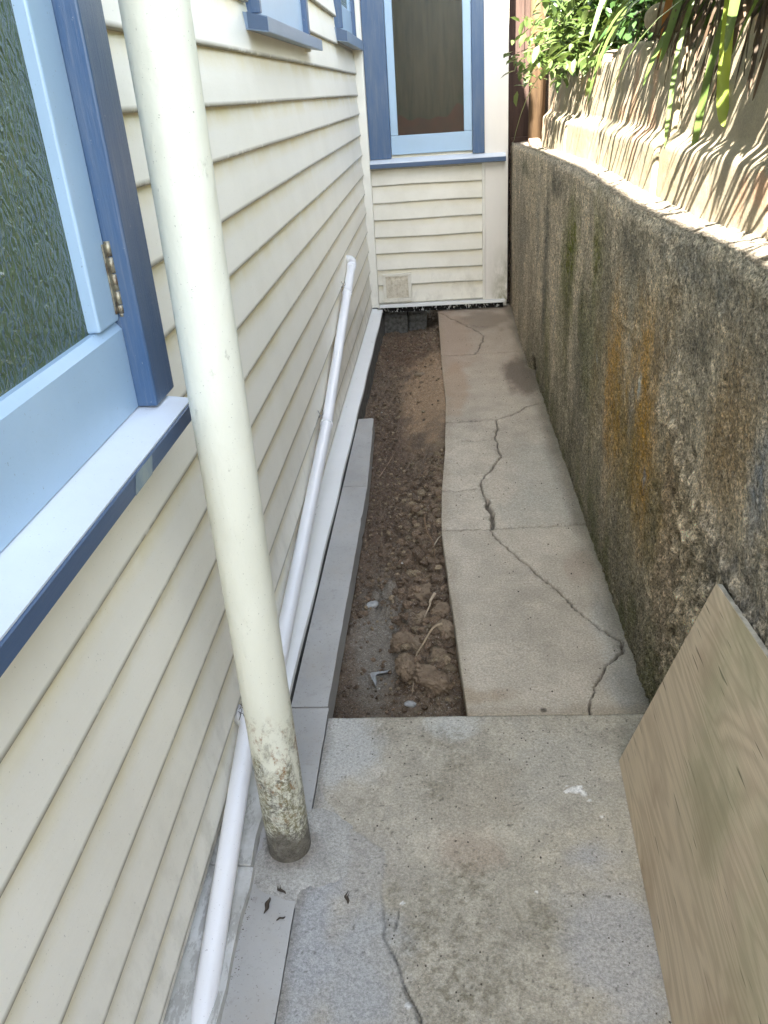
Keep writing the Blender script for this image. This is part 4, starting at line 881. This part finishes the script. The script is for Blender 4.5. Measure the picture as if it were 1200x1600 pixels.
def ply(label, a, b, c, d, th, edge):
    # a top-far, b bottom-far, c bottom-near, d top-near; front face outline, thickness away from viewer
    a, b, c, d = map(Vector, (a, b, c, d)); n = (c-b).cross(a-b).normalized()
    if n.x > 0: n = -n
    t = thing('plywood_sheet', label, 'plywood', b, 'plywood sheets leaning on the retaining wall')
    off = b
    me = bpy.data.meshes.new('face_veneer'); cs = [a, b, c, d]; k = .0022
    vs = [p-off for p in cs]+[p-n*(-0)-off-n*th*.18 for p in cs]
    fs = [(0, 1, 2, 3), (7, 6, 5, 4), (0, 4, 5, 1), (1, 5, 6, 2), (2, 6, 7, 3), (3, 7, 4, 0)]
    me.from_pydata([v[:] for v in vs], [], fs); uv = me.uv_layers.new()
    e1 = (c-b).normalized(); e2 = (a-b-e1*(a-b).dot(e1)).normalized()
    for lp in me.loops:
        q = vs[lp.vertex_index]+off-b; uv.data[lp.index].uv = (q.dot(e1)*1.0, q.dot(e2)*1.0)
    me.materials.append(M['ply']); o = bpy.data.objects.new('face_veneer', me); C.objects.link(o); o.parent = t
    mb = MB(); q0 = [p-n*(th*.2) for p in cs]; q1 = [p-n*th for p in cs]; mb.add(q0+q1, fs); mb.build('core', M['plyedge'], t)
A_ = Vector((.500, 1.336, -.860)); B_ = Vector((.401, 1.531, -1.497)); C_ = Vector((.369, .893, -1.497)); D_ = Vector((.500, 1.078, -.838))
up_ = D_-A_
D2 = A_+up_*2.6; C2 = B_+(C_-B_)*1.9
ply('front plywood sheet leaning on the mossy wall, knot marked face to the path', A_, B_, C2, D2, .012, 1)
s_ = Vector((.0135, 0, 0))
ply('plywood sheet tucked behind the front one, only its upper edge showing', A_+s_+up_*.98+Vector((0, 0, .006)), B_+s_+(C_-B_)*.45, C2+s_, D2+s_+Vector((0, 0, .02)), .012, 1)

# ------------------------------------------------------------------ plants
def leafmat(name, c1, c2, tr=.35, rough=.35):
    n = NM(name, rough, .5); c = n.mix(n.noise(14, 3, lo=.35, hi=.65), c1, c2); n.col(c)
    t = n.n('ShaderNodeBsdfTranslucent'); n.l(n.mix(.5, c, (c1[0]*2.2, c1[1]*1.8, c1[2]*.8)), t.inputs[0]); mx = n.n('ShaderNodeMixShader'); mx.inputs[0].default_value = tr
    o = n.t.nodes['Material Output']; n.l(n.p.outputs[0], mx.inputs[1]); n.l(t.outputs[0], mx.inputs[2]); n.l(mx.outputs[0], o.inputs[0]); return n.m
M['strap'] = leafmat('strap_leaf_green', (.08, .13, .03), (.13, .19, .05))
M['strapy'] = leafmat('strap_leaf_yellowgreen', (.22, .30, .04), (.28, .34, .06), .5)
M['leaf'] = leafmat('small_leaf_green', (.06, .105, .028), (.12, .165, .05), .35)
M['leafd'] = leafmat('dark_leaf_green', (.03, .07, .018), (.055, .11, .03), .3)
M['dead'] = leafmat('dead_leaf_orange', (.32, .13, .03), (.22, .09, .03), .3, .6)
M['stem'] = (lambda n: (n.col((.10, .085, .05)), n.m)[1])(NM('stem_brown', .8))
def ribbon(mb, p0, d0, L, W, droop, n=14, twist=0, fold=.18, bendp=None, pf=.32):
    p = Vector(p0); d = Vector(d0).normalized(); ds = L/n; vs = []
    side = d.cross(Vector((0, 0, 1)))
    if side.length < 1e-3: side = Vector((0, 1, 0))
    side.normalize(); side = Matrix.Rotation(twist, 3, d) @ side
    for i in range(n+1):
        t = i/n; wv = W*min(1, .55+t*2)*(1-max(0, (t-.55)/.45)**2.2)+.0008
        nrm = side.cross(d).normalized()
        vs += [p-side*wv/2, p-nrm*wv*fold*.5, p+side*wv/2]
        p = p+d*ds; k = droop*(1+1.2*t)
        if bendp and abs(t-bendp) < .07: k *= 9
        d = (d+Vector((0, 0, -1))*k*ds).normalized(); side = (side-d*side.dot(d)).normalized()
    mb.add(vs, [(i*3+j, i*3+j+1, i*3+j+4, i*3+j+3) for i in range(n) for j in range(2)], True)
def strap_plant(label, x, y, z, seed, n=34, L=(.45, .75), mats='strap', lean=(-.55, 0)):
    rr = random.Random(seed); t = thing('strap_leaf_plant', label, 'plant', (x, y, z), 'strap leaved plants along the top of the stepped wall'); mb = MB()
    for i in range(n):
        a = rr.uniform(0, 6.283); e = rr.uniform(.35, 1.3); d = Vector((math.cos(a)*math.cos(e)+lean[0]*rr.uniform(.2, 1), math.sin(a)*math.cos(e)+lean[1], math.sin(e)))
        k0 = len(mb.v)
        ribbon(mb, (x+rr.uniform(-.05, .05), y+rr.uniform(-.06, .06), z), d, rr.uniform(*L), rr.uniform(.013, .026), rr.uniform(1.6, 4.0), 12, rr.uniform(-.4, .4))
        if any(v[0] < .80 and v[2] < .055*v[1]+.05 for v in mb.v[k0:]) and rr.random() < .93:
            mb.v = mb.v[:k0]; mb.f = mb.f[:-24]; mb.sm = mb.sm[:-24]
    mb.build('leaves', M[mats], t, fixn=False)
    c = MB(); c.tube([(x, y, z-.08), (x, y, z+.02), (x, y, z+.05)], [.03, .035, .02], 10).build('crown_base', M['stem'], t)
    return t
SP = [('strap leaved plant directly above the plywood at the near end, partly out of frame', .80, .55, .16, 1, 36), ('strap leaved plant over the near wall, second from the near end', .82, 1.0, .16, 2, 40), ('strap leaved plant arching over the wall above the blue grey patch', .84, 1.45, .17, 3, 42),
      ('strap leaved plant behind the long bent yellow leaf', .86, 1.95, .15, 4, 40), ('strap leaved plant above the wide joint of the stepped wall', .87, 2.45, .15, 5, 34), ('strap leaved plant beside the rocks', .88, 3.0, .17, 6, 26),
      ('thin strap leaved plant between the rocks and the leafy shrub', .84, 3.6, .14, 7, 22)]
for lab, x, y, z, sd, n in SP: strap_plant(lab, x, y, z, sd, int(n*3.2))
# the long pale bent leaf and its plant
hero = thing('strap_leaf_plant', 'plant with one long bright yellow green leaf bent back up at its tip', 'plant', (.80, 2.2, .30), 'strap leaved plants along the top of the stepped wall')
def ribpts(mb, pts, W, nrm=(-.3, -1, .2), fold=.2):
    P = [Vector(p) for p in pts]
    for _ in range(2):
        Q = [P[0]]
        for a, b in zip(P[:-1], P[1:]): Q += [a*.75+b*.25, a*.25+b*.75]
        P = Q+[P[-1]]
    n = len(P)-1; vs = []; nv = Vector(nrm).normalized()
    for i, p in enumerate(P):
        t = i/n; d = (P[min(i+1, n)]-P[max(i-1, 0)]).normalized(); s_ = d.cross(nv)
        if s_.length < .05: s_ = Vector((0, 1, 0))
        s_.normalize(); wv = W*(1-max(0, (t-.6)/.4)**2)*min(1, .6+t)+.001
        vs += [p-s_*wv/2, p-nv*wv*fold*.5, p+s_*wv/2]
    mb.add(vs, [(i*3+j, i*3+j+1, i*3+j+4, i*3+j+3) for i in range(n) for j in range(2)], True)
h1 = MB()
ribpts(h1, [(.80, 2.25, .40), (.72, 2.22, .42), (.668, 2.2, .28), (.665, 2.19, .10), (.665, 2.18, -.03), (.672, 2.17, -.10), (.690, 2.165, -.115), (.706, 2.17, -.07), (.715, 2.18, .0)], .026)
h1.build('bent_leaf', M['strapy'], hero, fixn=False)
h2_ = MB()
ribpts(h2_, [(.80, 2.1, .36), (.72, 2.1, .38), (.655, 2.08, .28), (.640, 2.08, .12), (.632, 2.08, .035)], .022)
ribpts(h2_, [(.82, 2.2, .36), (.72, 2.25, .25), (.67, 2.3, .05), (.655, 2.32, -.15), (.65, 2.33, -.24)], .016)
ribpts(h2_, [(.85, 1.9, .36), (.77, 1.95, .30), (.73, 1.95, .12), (.715, 1.96, -.02), (.71, 1.97, -.12)], .03)
ribpts(h2_, [(.82, 2.6, .36), (.72, 2.6, .25), (.66, 2.58, .1), (.64, 2.55, -.10), (.635, 2.54, -.18)], .012)
ribpts(h2_, [(.88, 1.8, .34), (.79, 1.8, .25), (.735, 1.78, .05), (.70, 1.75, -.01)], .026, (-.6, -.8, .4))
ribpts(h2_, [(.80, 2.75, .36), (.72, 2.75, .28), (.68, 2.75, .14), (.66, 2.78, .03)], .02)
ribpts(h2_, [(.84, 3.3, .36), (.72, 3.3, .32), (.64, 3.28, .22), (.60, 3.25, .10)], .022)
ribpts(h2_, [(.84, 3.5, .36), (.70, 3.45, .36), (.60, 3.4, .28), (.55, 3.38, .12)], .02)
h2_.build('leaves', M['strap'], hero, fixn=False)
MB().tube([(.82, 2.2, .05), (.82, 2.2, .36)], .03, 10).build('stem', M['stem'], hero)
d1 = MB(); ribpts(d1, [(.80, 2.95, .34), (.74, 2.95, .30), (.70, 2.92, .18), (.695, 2.9, .10), (.675, 2.88, .045)], .020)
tag(d1.build('dead_leaf', M['dead'], loc=(.8, 2.95, .34), fixn=False), 'curled orange brown dead strap leaf hanging beside the rocks', 'leaf')
d2 = MB(); ribpts(d2, [(.80, 2.05, .34), (.76, 2.03, .2), (.735, 2.02, .05), (.73, 2.0, -.08)], .010)
tag(d2.build('dead_leaf', M['dead'], loc=(.8, 2.05, .34), fixn=False), 'thin brown dead leaf hanging behind the bent yellow leaf', 'leaf')
th_ = MB(); rr = random.Random(44)
for i in range(150):
    y = rr.uniform(1.35, 3.0); x = rr.uniform(.72, .80); z = .13+rr.uniform(-.01, .10); dn = rr.uniform(.05, .26)
    ribpts(th_, [(x+.06, y+rr.uniform(-.06, .06), z+.06), (x-.02, y, z+.04), (.700+rr.uniform(-.012, .002), y+rr.uniform(-.05, .05), z-dn*.4), (.688+rr.uniform(-.012, .0), y+rr.uniform(-.08, .08), z-dn)], rr.uniform(.003, .010))
tag(th_.build('dead_thatch', (lambda n: (n.col(n.mix(n.noise(20, 3, lo=.4, hi=.6), (.11, .07, .04), (.05, .035, .022))), n.m)[1])(NM('dead_thatch_brown', .8)), fixn=False), 'brown mat of dead leaves hanging over the near top of the stepped wall', 'dead leaves', kind='stuff')
lf_ = MB(); rr = random.Random(45)
shade = thing('strap_leaf_plant', 'densest strap leaved clump arching high over the near end of the stepped wall', 'plant', (.78, 1.6, .16), 'strap leaved plants along the top of the stepped wall')
for i in range(300):
    y = rr.uniform(.4, 3.1); x = rr.uniform(.74, .82); zt_ = .055*y+.09+rr.uniform(.03, .35); xe = rr.uniform(.40, .66)
    ribpts(lf_, [(x, y, .12), (x-.03, y+rr.uniform(-.05, .05), zt_+.10), ((x+xe)/2, y+rr.uniform(-.12, .12), zt_+.14), (xe, y+rr.uniform(-.22, .22), zt_)], rr.uniform(.013, .027))
lf_.build('leaves', M['strap'], shade, fixn=False)
# dry hanging stalks
ds = MB(); rr = random.Random(12)
for i in range(22):
    y = rr.uniform(1.8, 3.3); x = rr.uniform(.68, .74); z = rr.uniform(.05, .25)
    ds.tube([(x+.05, y+.1, z+.1), (x, y, z), (x-.02, y-rr.uniform(-.1, .1), z-rr.uniform(.08, .25))], .0016, 5)
tag(ds.build('dry_stalks', M['stem']), 'tangle of dry stalks and dead stems hanging over the wall top', 'dry stalks', kind='stuff')

def leafcloud(mb, cen, nrr, size, rr, asp=.5):
    for c in cen:
        for _ in range(nrr):
            p = Vector(c)+Vector((rr.gauss(0, .035), rr.gauss(0, .05), rr.gauss(0, .035))); L = size*rr.uniform(.7, 1.3)
            d = Vector((rr.uniform(-1, .4), rr.uniform(-1, 1), rr.uniform(-1, .35))).normalized(); s_ = d.cross(Vector((rr.uniform(-.4, .4), rr.uniform(-.4, .4), 1))).normalized(); nrm = s_.cross(d)
            w_ = L*asp; 
            vs = [p, p+d*L*.3-s_*w_*.42+nrm*L*.05, p+d*L*.3+s_*w_*.42+nrm*L*.05, p+d*L*.35, p+d*L*.68-s_*w_*.36+nrm*L*.03, p+d*L*.68+s_*w_*.36+nrm*L*.03, p+d*L*.7-nrm*L*.04, p+d*L-nrm*L*.12]
            mb.add(vs, [(0, 1, 3), (0, 3, 2), (1, 4, 6, 3), (3, 6, 5, 2), (4, 7, 6), (6, 7, 5)], True)
def shrub(label, root, tips, nrr, size, seed, mat, asp=.5, sub=10, cat='shrub', group=None, name='leafy_shrub'):
    rr = random.Random(seed); t = thing(name, label, cat, root, group); st_ = MB(); cen = []
    for tp in tips:
        a = Vector(root); b = Vector(tp); mid = (a+b)/2+Vector((0, 0, .08)); pts = []
        for i in range(sub+1):
            k = i/sub; p = a*(1-k)**2+mid*2*k*(1-k)+b*k*k; pts.append(p)
            if k > .25:
                cen.append(p)
        L = (b-a).length
        st_.tube(pts, [max(.0015, .006*L*(1-.8*i/sub)+.001) for i in range(sub+1)], 6)
    lv = MB(); leafcloud(lv, cen, nrr, size, rr, asp); lv.build('foliage', M[mat], t, fixn=False); st_.build('branches', M['stem'], t); return t
rr = random.Random(31); tips = []
for i in range(64):
    y = rr.uniform(4.0, 5.5); hang = rr.random(); tips.append((.86-hang*rr.uniform(.15, .44), y, .14+rr.uniform(-.10, .40)*(1-.2*hang)))
tips += [(.40, 4.6, .14), (.43, 4.7, .07), (.47, 4.5, .12), (.55, 4.4, .05), (.50, 4.9, .05), (.60, 4.2, .12), (.66, 3.95, .10)]
shrub('bright green small leaved shrub spilling over the far end of the stepped wall', (.92, 4.75, .15), tips, 7, .066, 32, 'leaf')
rr = random.Random(33)
shrub('darker shrub at the back of the bank top behind the bright green one', (1.0, 4.2, .2), [(.80+rr.uniform(-.12, .3), rr.uniform(3.3, 5.2), rr.uniform(.12, .7)) for i in range(60)], 7, .055, 34, 'leafd')
for k, (lab, x, y, z, h, sd) in enumerate([('tall dark shrub on the bank facing the big side window', 1.7, 2.2, .25, 1.3, 50), ('tall broad shrub on the bank opposite the middle of the house', 1.9, 4.0, .3, 1.5, 51), ('tall shrub at the near end of the bank', 1.8, .6, .25, 1.2, 52), ('tall shrub in the far corner of the bank by the fence', 1.7, 5.7, .3, 1.3, 53)]):
    rr = random.Random(sd); tp = []
    for i in range(90):
        a = rr.uniform(0, 6.28); q = rr.uniform(.2, 1)**.6*.85; tp.append((x+math.cos(a)*q*.8, y+math.sin(a)*q*1.1, z+rr.uniform(.05, h)))
    shrub(lab, (x, y, z), tp, 7, .10, sd, 'leafd' if k % 2 else 'leaf', .5, 8, 'shrub', 'tall shrubs on the bank')
